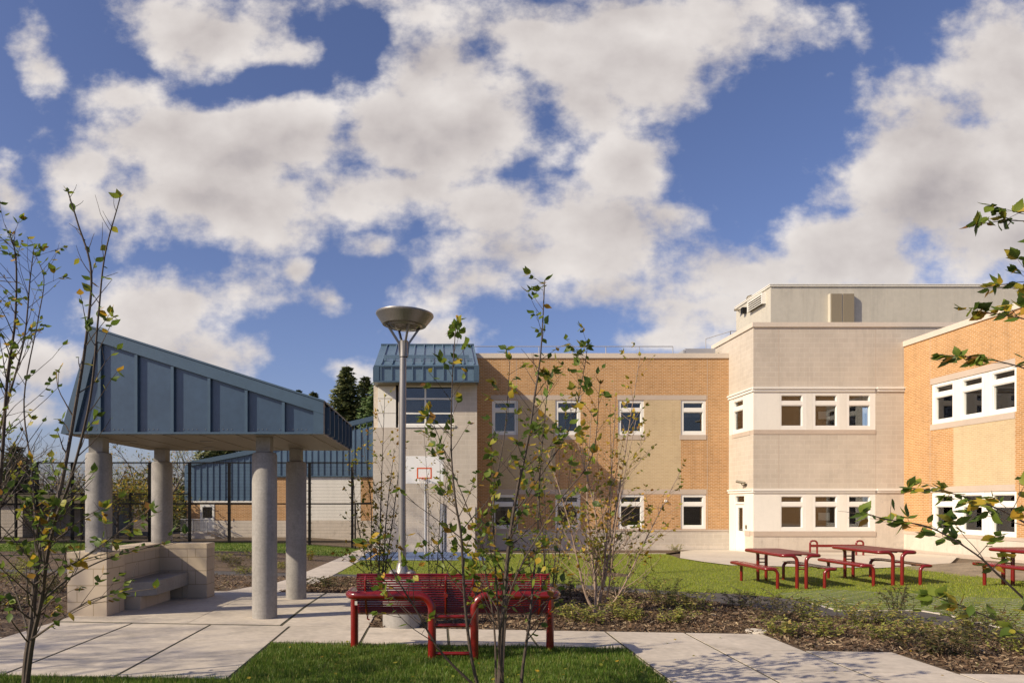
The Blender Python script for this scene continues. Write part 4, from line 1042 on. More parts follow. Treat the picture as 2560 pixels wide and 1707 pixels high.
hd.v = [tuple(T @ Vector(v)) for v in hd.v]; head = hd.build('lamp_bowl', M['bronze'], lp, smooth_=True)
q = MB(); q.lathe([(.19,.01),(.15,-.028),(.08,-.045),(.001,-.05)], (0,0,0), 40); q.v = [tuple(T @ Vector(v)) for v in q.v]; q.build('lens', M['lampglass'], head, smooth_=True)

# ------------------------------------------------------------------ bent tube furniture
def arc(c, a0, a1, r, e1, e2, n=7):
    c = Vector(c); return [c+Vector(e1)*math.cos(R(a0+(a1-a0)*k/n))*r+Vector(e2)*math.sin(R(a0+(a1-a0)*k/n))*r for k in range(n+1)]
def rounded(pts, r, n=7):
    """polyline with filleted corners"""
    P = [Vector(p) for p in pts]; out = [P[0]]
    for i in range(1, len(P)-1):
        a, b, c = P[i-1], P[i], P[i+1]; d1 = (a-b).normalized(); d2 = (c-b).normalized(); ang = d1.angle(d2)
        rr = r if not isinstance(r, (list, tuple)) else r[i-1]
        t = rr/math.tan(ang/2); p1 = b+d1*t; p2 = b+d2*t; cen = b+(d1+d2).normalized()*(rr/math.sin(ang/2))
        u = (p1-cen); v = (p2-cen); tot = u.angle(v); ax = u.cross(v).normalized()
        for k in range(n+1): out.append(cen+Matrix.Rotation(tot*k/n, 3, ax) @ u)
    out.append(P[-1]); return out
TR = .037
# park bench seen from behind
bx0, bx1, byb, byf = -.805, 1.115, 6.62, 7.10; bz = .552
bg_ = gz(.15, 6.8)
bench = thing('park_bench', (.15, 6.85, bg_), 'glossy red bench of slats and bent tubes, seen from behind on the grass', 'bench')
for (xe, xc_, xf) in ((bx0-.02, -.045, bx0), (bx1+.02, .352, bx1)):
    q = MB(); gzb = gz(xe, byb)-.05
    q.tube(rounded([(xc_, byb, gzb), (xc_, byb, bz), (xe, byb, bz), (xe, byf, bz), (xe, byf, gzb)], [.13, .10, .10], 8), .039, 14)
    q.build('tube_frame', M['red'], bench, smooth_=True)
q = MB()
for zz in (.355, .275, .012): q.tube([(-.045, byb, zz), (.352, byb, zz)], .018, 10)
q.each('rung', M['red'], bench, smooth_=True)
prof = []
ctrl = [(6.735,.735),(6.70,.70),(6.715,.62),(6.745,.52),(6.785,.43),(6.84,.365),(6.92,.335),(7.02,.34),(7.12,.355),(7.20,.355),(7.245,.325)]
seg = []; 
for i in range(len(ctrl)-1):
    a, b = Vector((ctrl[i][0], ctrl[i][1])), Vector((ctrl[i+1][0], ctrl[i+1][1])); seg.append((a, b, (b-a).length))
tot = sum(s_[2] for s_ in seg); ns = int(tot/.0245)
def along(t):
    for a, b, l in seg:
        if t <= l: return a+(b-a)*(t/l)
        t -= l
    return seg[-1][1]
for k in range(ns+1):
    p = along(tot*k/ns); q = MB(); r_ = .0085 if 0 < k < ns else .013
    q.tube([(bx0+.045, p.x, p.y), (bx1-.045, p.x, p.y)], r_, 8); q.build('slat', M['red'], bench, smooth_=True)
q = MB()
for x in (bx0+.13, bx0+1.02-.13, bx0+1.02+.13, bx1-.13):
    q.tube([(x, c[0]-.012, c[1]-.012) for c in ctrl], .012, 6)
    q.tube([(x, 6.72, bz), (x, byb, bz)], .02, 8); q.tube([(x, 6.90, .33), (x, 6.90, .29), (x+.02, 6.90, .28)], .008, 6)
q.build('slat_strap', M['red'], bench, smooth_=True)
q = MB(); q.box(bx0-.013, bx0+.013, byf-.0405, byf-.0385, .40, .44); 
q.build('sticker', M['paper'], bench)

def picnic(cx, y0, y1, label, d_tag='picnic tables on the lawn'):
    zg0, zg1 = gz(cx, y0), gz(cx, y1); zt_ = (zg0+zg1)/2
    t = thing('picnic_table', (cx, (y0+y1)/2, zt_), label, 'picnic table', d_tag)
    top = zt_+.745
    for sgn in (-1, 1):
        q = MB(); xe = cx+sgn*.405; xl_ = cx+sgn*.098
        q.tube(rounded([(xl_, y0, zg0-.05), (xl_, y0, top-TR), (xe, y0, top-TR), (xe, y1, top-TR), (xl_, y1, top-TR), (xl_, y1, zg1-.05)], [.13, .09, .09, .13], 8), TR, 12)
        q.build('table_frame', M['red'], t, smooth_=True)
    q = MB()
    for y_ in (y0, y1):
        for zz in (.50, .42): q.tube([(cx-.098, y_, zt_+zz), (cx+.098, y_, zt_+zz)], .014, 8)
    q.each('rung', M['red'], t, smooth_=True)
    q = MB(); q.slab([(cx-.40, y0+.06), (cx-.34, y0), (cx+.34, y0), (cx+.40, y0+.06), (cx+.40, y1-.06), (cx+.34, y1), (cx-.34, y1), (cx-.40, y1-.06)], top-.022, top+.004)
    for xx in (-.25, 0, .25): q.box(cx+xx-.02, cx+xx+.02, y0+.03, y1-.03, top-.05, top-.023)
    q.build('tabletop', M['redtop'], t, bevel=.006)
    for sgn in (-1, 1):
        xi, xo = cx+sgn*.50, cx+sgn*.76; sz = zt_+.455
        q = MB(); ya, yb = y0+.02, y1-.02
        q.tube(rounded([(xi, ya, zg0-.05), (xi, ya, sz-TR), (xo, ya, sz-TR), (xo, yb, sz-TR), (xi, yb, sz-TR), (xi, yb, zg1-.05)], [.11, .08, .08, .11], 8), TR*.92, 12)
        q.build('bench_frame', M['red'], t, smooth_=True)
        q = MB()
        for k in range(11):
            x = cx+sgn*(.475+.028*k); 
            if k < 10: q.box(x-.008, x+.008, ya+.02, yb-.02, sz-.03, sz-.012)
        for y_ in (ya+.25, (ya+yb)/2, yb-.25): q.box(min(xi-.02*sgn, xo), max(xi-.02*sgn, xo), y_-.015, y_+.015, sz-.05, sz-.031)
        q.build('seat', M['red'], t, bevel=.003)
    return t
picnic(7.74, 15.02, 16.85, 'red tubular picnic table standing left of another, nearest the white door')
picnic(9.84, 15.12, 16.90, 'red tubular picnic table right of its twin, hiding part of the hoop rail')
picnic(11.78, 12.75, 14.6, 'red picnic table cut by the right photo edge, half hidden by leaves')

# red hoop rail by the stone wall
yh = 27.2; hz = gz(X(2060, yh), yh)
rk = thing('hoop_rail', (X(2090, yh), yh, hz), 'low red rail between two hoop posts on the pad by the stone wall', 'rail')
for px in (2034, 2149.5):
    x = X(px, yh); q = MB(); q.tube(rounded([(x-.135, yh, hz-.05), (x-.135, yh, hz+.56), (x+.135, yh, hz+.56), (x+.135, yh, hz-.05)], [.11, .11], 8), .036, 12); q.build('hoop_post', M['red'], rk, smooth_=True)
q = MB(); q.box(X(2034, yh)-.09, X(2149.5, yh)+.13, yh-.05, yh+.05, hz+.32, hz+.42); q.build('rail', M['red'], rk, bevel=.01)

# basketball hoop on the court
yb_ = 28.3; bpx = X(850+490*.4337, yb_); bgz = gz(bpx, yb_)
hp = thing('basketball_hoop', (bpx, yb_, bgz), 'white basketball backboard with an orange square and rim on a grey pole', 'basketball hoop')
bl, br_ = X(850+352*.4337, yb_-.9), X(850+597*.4337, yb_-.9); bt, bb = Z(740+922*.4337, yb_-.9), Z(740+1080*.4337, yb_-.9)
cxb = (bl+br_)/2
q = MB(); q.box(bl, br_, yb_-.93, yb_-.90, bb, bt); bd = q.build('backboard', M['board'], hp, bevel=.008)
q = MB(); x0, x1 = X(850+443*.4337, yb_-.9), X(850+529*.4337, yb_-.9); z0, z1 = Z(740+1052*.4337, yb_-.9), Z(740+988*.4337, yb_-.9)
for (a, b, c, d) in ((x0, x1, z1-.05, z1), (x0, x1, z0, z0+.05), (x0, x0+.05, z0+.05, z1-.05), (x1-.05, x1, z0+.05, z1-.05)): q.box(a, b, yb_-.934, yb_-.931, c, d)
q.build('target_square', M['orange'], bd)
cxr = (x0+x1)/2; q = MB(); q.tube([(cxr+.225*math.cos(R(a)), yb_-1.22+.225*math.sin(R(a)), z0+.02) for a in range(0, 361, 15)], .012, 6, cap=False); q.box(cxr-.08, cxr+.08, yb_-1.0, yb_-.935, z0-.03, z0+.03)
q.build('rim', M['orange'], hp, smooth_=False)
q = MB()
for k in range(12):
    a = 2*math.pi*k/12; a2 = a+.35
    for s_ in (1, -1):
        q.tube([(cxr+.225*math.cos(a), yb_-1.22+.225*math.sin(a), z0+.01), (cxr+.17*math.cos(a+s_*.35), yb_-1.22+.17*math.sin(a+s_*.35), z0-.18), (cxr+.12*math.cos(a), yb_-1.22+.12*math.sin(a), z0-.36)], .006, 4)
q.build('net', M['wline'], hp)
q = MB(); q.tube([(cxr+.03, yb_, bgz-.1), (cxr+.03, yb_, (bb+bt)/2-.1)], .055, 12); q.tube([(cxr+.03, yb_, (bb+bt)/2-.2), (cxr+.03, yb_-.9, (bb+bt)/2)], .045, 10); q.tube([(cxr+.03, yb_, bb-.4), (cxr+.03, yb_-.9, bb+.2)], .03, 8)
q.build('pole', M['rail'], hp, smooth_=True)
# narrow utility doors on the tower behind the court: pale recess strip
# round drain cover
c = (gp(1890, 1578)[0], 8.345); q = MB(); q.lathe([(.001,.022),(.115,.022),(.125,.014),(.125,-.05)], (c[0], c[1], gz(*c)), 28)
tag(q.build('utility_cover', M['slab2'], smooth_=False), 'pale round utility cover at the edge of the mulch bed', 'utility cover')
# ------------------------------------------------------------------ plants
def leaf_verts(kind='birch'):
    """one leaf, root at origin, pointing +X, folded a little along the midrib; length 1"""
    if kind == 'birch':
        out = [(.0,.0),(.13,.17),(.26,.29),(.36,.30),(.44,.34),(.53,.27),(.62,.26),(.70,.18),(.80,.13),(1.0,0)]
    else:
        out = [(0,0),(.3,.16),(.65,.13),(1,0)]
    n = len(out); v = [(x, 0, -.10*math.sin(x*2.6)+.02) for x, y in out]; l = []
    left = [(x, y, -.10*math.sin(x*2.6)+.16*y+.02) for x, y in out[1:-1]]; right = [(x, -y, z) for x, y, z in left]
    V = v+left+right; Fc = []
    for s in (0, 1):
        base = n+s*(n-2)
        idx = lambda i: 0 if i == 0 else (n-1 if i == n-1 else base+i-1)
        for i in range(n-1):
            q = [i, i+1, idx(i+1), idx(i)]; q = [a for j, a in enumerate(q) if a not in q[:j]]
            if len(q) >= 3: Fc.append(q if s else q[::-1])
    return np.array(V, float), Fc
LV, LF = leaf_verts(); LV2, LF2 = leaf_verts('simple')
class Leaves:
    def __init__(s, V=LV, Fc=LF): s.V = V; s.F = Fc; s.pos = []; s.rot = []; s.sc = []
    def add(s, p, d, size, droop=.5):
        """p position, d rough direction"""
        d = Vector(d)+Vector((random.gauss(0,.45), random.gauss(0,.45), random.gauss(0,.3)-droop))
        if d.length < .01: d = Vector((1,0,0))
        d.normalize(); up = Vector((random.gauss(0,.6), random.gauss(0,.6), 1)); e2 = up.cross(d)
        if e2.length < .01: e2 = Vector((0,1,0))
        e2.normalize(); e3 = d.cross(e2)
        s.pos.append(tuple(p)); s.rot.append((tuple(d), tuple(e2), tuple(e3))); s.sc.append(size*random.uniform(.5, 1.2))
    def build(s, name, m, parent):
        if not s.pos: return None
        P = np.array(s.pos); Rm = np.array(s.rot); S = np.array(s.sc)
        v = np.einsum('vk,nkj->nvj', s.V, Rm)*S[:, None, None]+P[:, None, :]
        n = len(P); nv = len(s.V); flat = np.array([i for f in s.F for i in f]); sz = np.array([len(f) for f in s.F])
        ff = (flat[None, :]+(np.arange(n)*nv)[:, None]).ravel()
        return np_mesh(name, v.reshape(-1, 3), ff, np.tile(sz, n), m, parent)
def catmull(P, n=5):
    P = [Vector(p) for p in P]; Q = [P[0]*2-P[1]]+P+[P[-1]*2-P[-2]]; out = []
    for i in range(1, len(Q)-2):
        for k in range(n):
            t = k/n; a, b, c, d = Q[i-1:i+3]
            out.append(.5*((2*b)+(c-a)*t+(2*a-5*b+4*c-d)*t*t+(3*b-a-3*c+d)*t*t*t))
    out.append(P[-1]); return out
def twig(mb, lv, p, d, L_, r, leaf, pl, depth=0, curve=.25):
    """thin upward-curving twig with side shoots and leaves near its end"""
    n = max(4, int(L_/.06)); pts = [Vector(p)]; dv = Vector(d).normalized(); q = Vector(p)
    for k in range(n):
        dv = (dv+Vector((random.gauss(0,.09), random.gauss(0,.09), random.gauss(0,.05)+curve*.12))).normalized(); q = q+dv*L_/n; pts.append(q.copy())
    mb.tube(pts, [r*(1-.75*k/n)+.0006 for k in range(n+1)], 4 if depth else 5, cap=False)
    if depth < 1 or (depth < 2 and L_ > .35):
        for k in range(2, n-1):
            if random.random() < .20:
                sd = Vector((random.gauss(0,1), random.gauss(0,1), random.gauss(.2,.5))).normalized()
                twig(mb, lv, pts[k], (dv*.8+sd*.8), L_*random.uniform(.25, .5), r*.5, leaf, pl, depth+1, curve)
    if leaf:
        for k in range(1, n+1):
            if random.random() < pl*(.25+1.0*(k/n)**2):
                sd = Vector((random.gauss(0,1), random.gauss(0,1), 0)); sd = sd-dv*sd.dot(dv); lv.add(pts[k], dv*.5+sd.normalized()*.8 if sd.length else dv, leaf)
        if pl > .15 and random.random() < .75:
            for j in range(random.randint(2, 5)): lv.add(pts[-1-(j % 2)], dv, leaf*1.05, .3)
def sapling(name, label, base, stems, leaf=.07, pl=.3, ntw=.10, tl=(.35,.9), bark='bark', leafm='leaf', group=None, cat='tree', r0=.02, up=.8, bare_low=.15, topthin=0):
    """stems: list of (points, radius)"""
    t = thing(name, base, label, cat, group); mb = MB(); lv = Leaves()
    for pts, r in stems:
        P = catmull(pts, 6); n = len(P); mb.tube(P, [r*(1-.86*(k/(n-1))**.9)+.001 for k in range(n)], 8 if r > .01 else 6, cap=True)
        tot = sum((P[i+1]-P[i]).length for i in range(n-1)); nt = int(tot/ntw); 
        for j in range(nt):
            f = bare_low+(1-bare_low)*(j+random.random())/nt; i = min(n-2, int(f*(n-1))); p = P[i]+(P[i+1]-P[i])*(f*(n-1)-i); d = (P[i+1]-P[i]).normalized()
            a = random.uniform(0, 2*math.pi); sd = Vector((math.cos(a), math.sin(a), 0)); rr = r*(1-.86*f**.9)
            L_ = random.uniform(*tl)*(1.05-.75*f); twig(mb, lv, p, d*up+sd*random.uniform(.5, 1.0), L_, max(.0012, min(.0055, rr*.45)), leaf, pl*(1.35-topthin*f) if topthin else pl)
        for k in range(int(n*.75), n):
            if random.random() < .5: lv.add(P[k], (random.gauss(0,1), random.gauss(0,1), .2), leaf)
        for j in range(3): lv.add(P[-1], (0,0,1), leaf, .1)
    mb.build('trunk', M[bark], t, smooth_=True, uv=False); lv.build('foliage', M[leafm], t)
    return t
def P3(pts):          # list of (px,py,d)
    return [at(*p) for p in pts]
b0 = (X(1290,5.3), 5.35, gz(.6,5.35))
q_ = lambda x, y: (600+x*.36139, 1250+y*.36139)
st = [
 (P3([(1246,1735,5.3),(*q_(1800,1150),5.32),(*q_(1815,850),5.35),(*q_(1850,400),5.4),(*q_(1905,0),5.45),(1318,1110,5.5),(1335,1000,5.55),(1352,880,5.6),(1362,700,5.62)]), .021),
 (P3([(1200,1735,5.1),(*q_(1600,1080),5.05),(*q_(1555,700),5.0),(*q_(1530,250),4.95),(*q_(1490,0),4.9),(1128,1120,4.9),(1131,950,4.85),(1139,820,4.85)]), .0125),
 (P3([(1300,1735,5.5),(*q_(1960,1130),5.5),(*q_(2000,850),5.5),(*q_(2025,600),5.55),(*q_(2060,200),5.6),(1350,1180,5.65),(1362,1040,5.7),(1372,940,5.7),(1480,830,5.8)][:8]), .013),
 (P3([(1215,1740,5.0),(*q_(1400,1060),4.95),(*q_(1220,760),4.9),(*q_(1120,600),4.85),(*q_(1000,400),4.8),(930,1360,4.75)]), .009),
 (P3([(1262,1735,5.35),(*q_(1790,1000),5.2),(*q_(1850,700),5.1),(1310,1400,5.0),(1400,1250,4.95),(1480,1140,4.9),(1500,960,4.9)]), .009),
 (P3([(1240,1735,5.4),(*q_(1760,900),5.5),(*q_(1700,500),5.6),(1180,1300,5.6),(1120,1150,5.7),(1080,1050,5.7)]), .008),
 (P3([(1255,1735,5.5),(*q_(1840,800),5.6),(1290,1300,5.7),(1420,1080,5.7),(1455,950,5.75),(1470,860,5.8)]), .008),
 (P3([(1250,1735,5.3),(1250,1600,5.3),(1240,1450,5.2),(1235,1250,5.1),(1262,1080,5.1),(1275,900,5.1)]), .009),
]
random.seed(11)
sapling('birch_sapling', 'leafy multi stemmed birch sapling rising through the view in front of the red bench', b0, st, leaf=.068, pl=.50, ntw=.085, tl=(.22,.7), cat='tree', bare_low=.22)
# left sapling
z2_ = lambda x, y: (x*.29762, 1250+y*.29762)
b1 = (X(58,5.0), 5.0, gz(-2.9,5.0))
st = [
 (P3([(62,1740,5.0),(*z2_(225,1350),5.0),(*z2_(265,1050),5.0),(*z2_(290,750),5.02),(*z2_(330,450),5.05),(*z2_(420,150),5.1),(*z2_(520,-150),5.15),(190,1010,5.2),(215,850,5.2),(228,680,5.2),(195,560,5.2),(170,480,5.2)]), .026),
 (P3([(64,1740,5.0),(*z2_(270,1200),4.95),(*z2_(345,850),4.9),(*z2_(400,450),4.85),(*z2_(480,120),4.8),(*z2_(600,-200),4.75),(225,1000,4.7),(245,800,4.7),(262,640,4.7),(300,495,4.7)]), .018),
 (P3([(75,1600,4.95),(*z2_(420,1060),4.8),(*z2_(600,930),4.7),(*z2_(850,810),4.6),(*z2_(1300,740),4.5)]), .009),
 (P3([(*z2_(330,900),4.95),(*z2_(480,620),4.8),(*z2_(700,480),4.7),(*z2_(900,340),4.65),(*z2_(1260,70),4.6),(470,1130,4.6)][:5]), .009),
 (P3([(*z2_(345,850),5.0),(*z2_(600,640),5.1),(*z2_(900,490),5.15),(*z2_(1330,370),5.2),(*z2_(1560,280),5.2)]), .008),
 (P3([(*z2_(300,700),5.0),(*z2_(520,560),4.9),(*z2_(700,500),4.85),(*z2_(980,420),4.8)]), .007),
 (P3([(*z2_(350,520),4.95),(*z2_(300,330),4.9),(*z2_(330,150),4.85),(*z2_(250,60),4.8)]), .007),
 (P3([(*z2_(300,980),4.95),(*z2_(420,850),4.85),(*z2_(560,700),4.8),(*z2_(640,560),4.75)]), .006),
 (P3([(*z2_(350,420),4.95),(*z2_(560,260),4.9),(*z2_(700,150),4.85),(*z2_(860,60),4.8)]), .007),
 (P3([(*z2_(240,1130),5.0),(*z2_(190,950),5.1),(*z2_(100,700),5.2),(*z2_(20,580),5.25)]), .008),
 (P3([(*z2_(330,450),5.05),(*z2_(300,250),5.1),(80,1180,5.2),(60,1000,5.3),(95,800,5.3),(110,700,5.3),(90,640,5.3)]), .009),
]
random.seed(5)
sapling('birch_sapling', 'tall leafy birch sapling at the left edge, in front of the shelter', b1, st, leaf=.068, pl=.36, ntw=.115, tl=(.22,.7), bare_low=.12, topthin=1.15)
# leafier low sprays of the same kind, further left: second plant mostly out of frame
st = [(P3([(-60,1740,5.3),(-30,1500,5.3),(-10,1300,5.3),(5,1150,5.3),(18,950,5.3),(38,800,5.3),(40,650,5.3),(25,585,5.3)]), .020),
      (P3([(-70,1740,5.4),(-60,1400,5.4),(-20,1150,5.5),(20,1000,5.6),(60,850,5.6),(75,700,5.6),(85,620,5.6)]), .014),
      (P3([(-75,1740,5.2),(-90,1400,5.1),(-80,1100,5.0),(-50,900,5.0),(-20,760,5.0)]), .014)]
random.seed(21)
sapling('birch_sapling', 'thin birch sapling cut by the left edge, mostly bare reddish twigs', (X(-64,5.3),5.3,gz(-3.4,5.3)), st, leaf=.055, pl=.16, ntw=.11, tl=(.25,.9), bare_low=.2)
# right sapling: its stems stand just outside the frame, boughs reach in
st = [(P3([(2790,1900,4.2),(2780,1500,4.2),(2770,1100,4.2),(2760,700,4.25),(2740,400,4.3)]), .022),
      (P3([(2780,1640,4.2),(2620,1545,4.1),(2500,1440,4.0),(2440,1385,3.95),(2330,1320,3.9),(2230,1300,3.85),(2150,1282,3.85)]), .008),
      (P3([(2790,1480,4.2),(2640,1360,4.1),(2560,1305,4.0),(2480,1265,3.95),(2390,1235,3.9),(2270,1218,3.9)]), .0075),
      (P3([(2775,1100,4.2),(2660,960,4.2),(2560,920,4.2),(2470,898,4.2),(2395,890,4.2)]), .006),
      (P3([(2770,900,4.2),(2660,830,4.1),(2570,800,4.1),(2520,790,4.1),(2465,780,4.1)]), .005),
      (P3([(2765,720,4.25),(2680,600,4.2),(2600,560,4.2),(2520,552,4.2),(2440,562,4.2)]), .005),
      (P3([(2768,900,4.25),(2680,760,4.2),(2600,720,4.2),(2560,705,4.2),(2500,712,4.2)]), .004),
      (P3([(2785,1700,4.2),(2680,1640,4.1),(2580,1600,4.0),(2510,1560,4.0),(2420,1520,3.9),(2340,1490,3.9)][:6]), .006),
      (P3([(2768,760,4.2),(2640,640,4.1),(2575,540,4.1),(2540,530,4.1)]), .004)]
random.seed(33)
sapling('birch_sapling', 'birch reaching into the view from the right edge with large green and yellow leaves', (X(2790,4.2),4.2,gz(4,4.2)), st, leaf=.080, pl=.5, ntw=.13, tl=(.15,.45), bare_low=.30)
# birches in and beyond the beds
def clump(label, px, py, d, tops, r, leaf, pl, ntw, tl, bark, leafm, seed, group='young birches beyond the bench', bl=.25):
    random.seed(seed); x = X(px, d); zb = gz(x, d); st = []
    for (tx, ty, off) in tops:
        tp = at(tx, ty, d+off); b = Vector((x+random.gauss(0,.05), d+random.gauss(0,.05), zb-.03)); mid1 = b.lerp(tp, .15)+Vector(((tp.x-x)*.10, 0, 0)); mid2 = b.lerp(tp, .55)+Vector((random.gauss(0,.06), random.gauss(0,.06), 0))
        st.append(([b, mid1, mid2, tp], r*random.uniform(.7, 1.15)))
    sapling('birch_sapling', label, (x, d, zb), st, leaf=leaf, pl=pl, ntw=ntw, tl=tl, bark=bark, leafm=leafm, group=group, bare_low=bl)
clump('young birch with pale peeling stems and small yellow leaves, right of the bench', 1490, 1515, 9.6, [(1600,890,.1),(1480,1010,.3),(1700,1180,.0),(1540,990,-.2),(1440,1090,.1),(1370,1130,.2),(1590,1050,-.3)], .022, .062, .40, .10, (.4,1.25), 'bark2', 'leaf2', 41)
clump('bushy young birch with green and yellow leaves behind the left half of the bench', 945, 1452, 11.6, [(962,990,.1),(905,1080,.2),(1010,1060,.1),(880,1130,.4),(985,1130,.5)], .017, .065, .42, .11, (.4,1.0), 'bark', 'leaf2', 42)
clump('slim young birch on the lawn standing in a ring of dark mulch', 1518, 1436, gp(1518,1436)[1], [(1525,1000,.1),(1490,1100,.2),(1560,1090,-.2)], .022, .06, .12, .17, (.5,1.2), 'bark', 'leaf2', 43)
clump('thin bare young birch in the bed between bench and tower', 1085, 1440, 12.2, [(1060,1080,.1),(1100,1130,.2),(1130,1090,.2)], .012, .05, .16, .14, (.4,.9), 'bark', 'leaf2', 44)
clump('twiggy young birch right behind the bench end, thick with dead leaves', 1370, 1470, 10.6, [(1345,1050,.1),(1400,1080,.2),(1310,1120,.2),(1440,1130,.2)], .014, .06, .38, .12, (.4,1.0), 'bark', 'leaf2', 45)

# low perennials and ferns
def tuft(label, x, y, r, h, kind, seed, group='low plants in the mulch beds', m='fern'):
    random.seed(seed); z = gz(x, y); t = thing('perennial_plant', (x, y, z), label, 'plant', group); mb = MB(); lv = Leaves(LV2, LF2)
    nst = int(12+r*50)
    for k in range(nst):
        a = random.uniform(0, 2*math.pi); rr = r*random.uniform(.2, 1.0); b = Vector((x+random.gauss(0, r*.25), y+random.gauss(0, r*.25), z-.01)); hh = h*random.uniform(.5, 1.1)
        e = b+Vector((math.cos(a)*rr, math.sin(a)*rr, hh)); mid = b.lerp(e, .5)+Vector((0, 0, hh*.25)); P = catmull([b, mid, e], 5); n = len(P)
        mb.tube(P, .0025, 3, cap=False)
        for i in range(1, n):
            for s_ in (0, 1):
                if random.random() < .85:
                    dd = (P[i]-P[i-1]).normalized(); sd = dd.cross(Vector((0,0,1))); sd = sd.normalized() if sd.length > .01 else Vector((1,0,0)); lv.add(P[i], dd*.5+sd*(1 if s_ else -1), .055 if kind == 'fern' else .075, .25)
    mb.build('stems', M['bark'], t, uv=False); lv.build('foliage', M[m], t)
zb_ = lambda x, y: (1150+x*.32334, 1200+y*.32334)
spots = []
for (p, r, h, m, what) in [
  (zb_(1230,1050), .26, .22, 'fern', 'bright green fern with arching fronds below the pale stemmed birch'),
  (zb_(1340,1090), .16, .16, 'fern', 'small yellow green tuft at the edge of the walk, right of the fern'),
  (zb_(1640,1100), .22, .18, 'fern', 'spreading yellow green plant near the walk edge, left of the utility cover'),
  (zb_(1530,960), .34, .40, 'fern', 'tall straw coloured plant in the bed beside the asphalt path'),
  (zb_(1660,980), .26, .24, 'fern', 'rounded tan and green plant between the tall straw plant and the asphalt'),
  (zb_(780,1050), .28, .18, 'fern', 'pale green clump just right of the bench'),
  (zb_(960,1100), .32, .20, 'fern', 'wide low olive clump in the bed between bench and birch'),
  (zb_(800,900), .30, .28, 'fern2', 'dark scrubby plant behind the right end of the bench'),
  (zb_(1280,930), .24, .24, 'fern2', 'brownish green plant touching the pale birch stems'),
  (z7(90,900), .30, .30, 'fern', 'bushy light green plant nearest the left end of the asphalt curve'),
  (z7(690,960), .42, .36, 'fern2', 'large dark feathery shrub in the middle of the bed'),
  (z7(690,1060), .26, .20, 'fern', 'low yellow green plant at the stepped corner of the walk'),
  (z7(890,950), .24, .24, 'fern', 'green grassy plant right of the large feathery shrub'),
  (z7(1200,1000), .34, .34, 'fern', 'yellow green shrub in the centre of the right hand bed'),
  (z7(1340,980), .24, .26, 'fern', 'slim green plant beside the central yellow green shrub'),
  (z7(1490,960), .20, .42, 'fern2', 'upright brown tipped shrub standing alone before the asphalt'),
  (z7(1010,1070), .26, .20, 'fern', 'low green spreading plant in front of the middle shrub'),
  (z7(1380,1090), .26, .18, 'fern', 'flat olive plant in front of the slim green plant'),
  (z7(1650,1060), .40, .24, 'fern', 'wide bright green plant below the asphalt bend'),
  (z7(1700,1180), .34, .24, 'fern2', 'dark green plant in the shade near the lower walk'),
  (z7(2100,1100), .42, .38, 'fern2', 'dense dark shrub near the right end of the bed'),
  (z7(2280,1180), .30, .28, 'fern', 'rusty green plant near the right edge of the photo'),
  (z7(1900,1200), .32, .26, 'fern2', 'dark low plant between the walk corner and the dense shrub'),
  (z7(2000,1060), .28, .30, 'fern', 'leafy green plant beside the asphalt at the far right'),
  (z7(420,870), .26, .22, 'fern2', 'brown green plant between straw plant and feathery shrub'),
  ((775,1400), .22, .30, 'leaf2', 'small yellow leaved shrub beside the path beyond the shelter'),
  ((700,1420), .25, .18, 'fern', 'light green clump seen between the right hand columns'),
  ((610,1432), .30, .18, 'fern', 'light green clump left of the front right column'),
  ((560,1400), .30, .20, 'fern', 'pale clump just right of the seat wall'),
  ((820,1468), .40, .20, 'fern2', 'dark ground hugging plant left of the bench back'),
  ((760,1462), .25, .15, 'fern2', 'dark plant close to the back right column'),
  ((120,1480), .40, .20, 'fern2', 'brown scrubby plant left of the seat wall'),
  ((60,1420), .40, .22, 'fern', 'tan clump in the bed at the far left'),
  ((20,1520), .35, .20, 'fern2', 'dark plant at the left edge beyond the walk'),
  ((640,1395), .5, .3, 'fern', 'wide pale clump in the far bed behind the right hand columns'),
  ((590,1415), .4, .25, 'fern2', 'olive clump in the far bed right of the seat wall'),
  ((300,1392), .5, .3, 'fern2', 'brown clump in the far bed seen over the seat wall'),
  ((230,1440), .4, .3, 'fern2', 'dark clump hidden partly by the front left column'),
  ((90,1395), .6, .3, 'fern2', 'reddish clump in the far bed at the left'),
  ((30,1450), .5, .3, 'fern', 'tan clump among the mulch at the left edge'),
  ((1690,1378), .30, .30, 'fern', 'light green shrub against the brick wall base near the door pad'),
  ((1600,1380), .30, .18, 'fern', 'low tan plant along the brick wall base')]:
    spots.append((gp(*p), r, h, m, what))
for k, (c, r, h, m, what) in enumerate(spots):
    tuft(what, c[0], c[1], r*1.2, h*1.05, 'fern', 100+k, m=m if m != 'leaf2' else 'leaf2')
# strewn dry ground cover: thin dead stems over the beds
def litter():
    n = 650; mb = MB(); lv = Leaves(LV2, LF2)
    polys = [BEDA, BEDL, [(-12,18.35),(-3.47,18.35),(-3.47,25.9),(-16,25.4)]]
    for poly in polys:
        xs = [p[0] for p in poly]; ys = [p[1] for p in poly]; m_ = n if poly is BEDA else n*2
        for k in range(m_):
            x = random.uniform(min(xs), max(xs)); y = random.uniform(min(ys), max(ys))
            if not inpoly(poly, np.array([x]), np.array([y]))[0]: continue
            if math.sin(x*2.1+1.3*math.sin(y*1.7))+math.sin(y*2.7+x) < -.2 and random.random() < .8: continue
            z = gz(x, y)
            for j in range(random.randint(2, 5)):
                a = random.uniform(0, 6.28); l = random.uniform(.03, .12); lv.add((x+random.gauss(0,.05), y+random.gauss(0,.05), z+random.uniform(.005,.05)), (math.cos(a), math.sin(a), random.uniform(-.1,.7)), l*.6, 0)
    o = lv.build('ground_cover', M['fern2'], None); tag(o, 'scattered dry stems and low olive ground cover on the mulch', 'ground cover', kind='stuff')
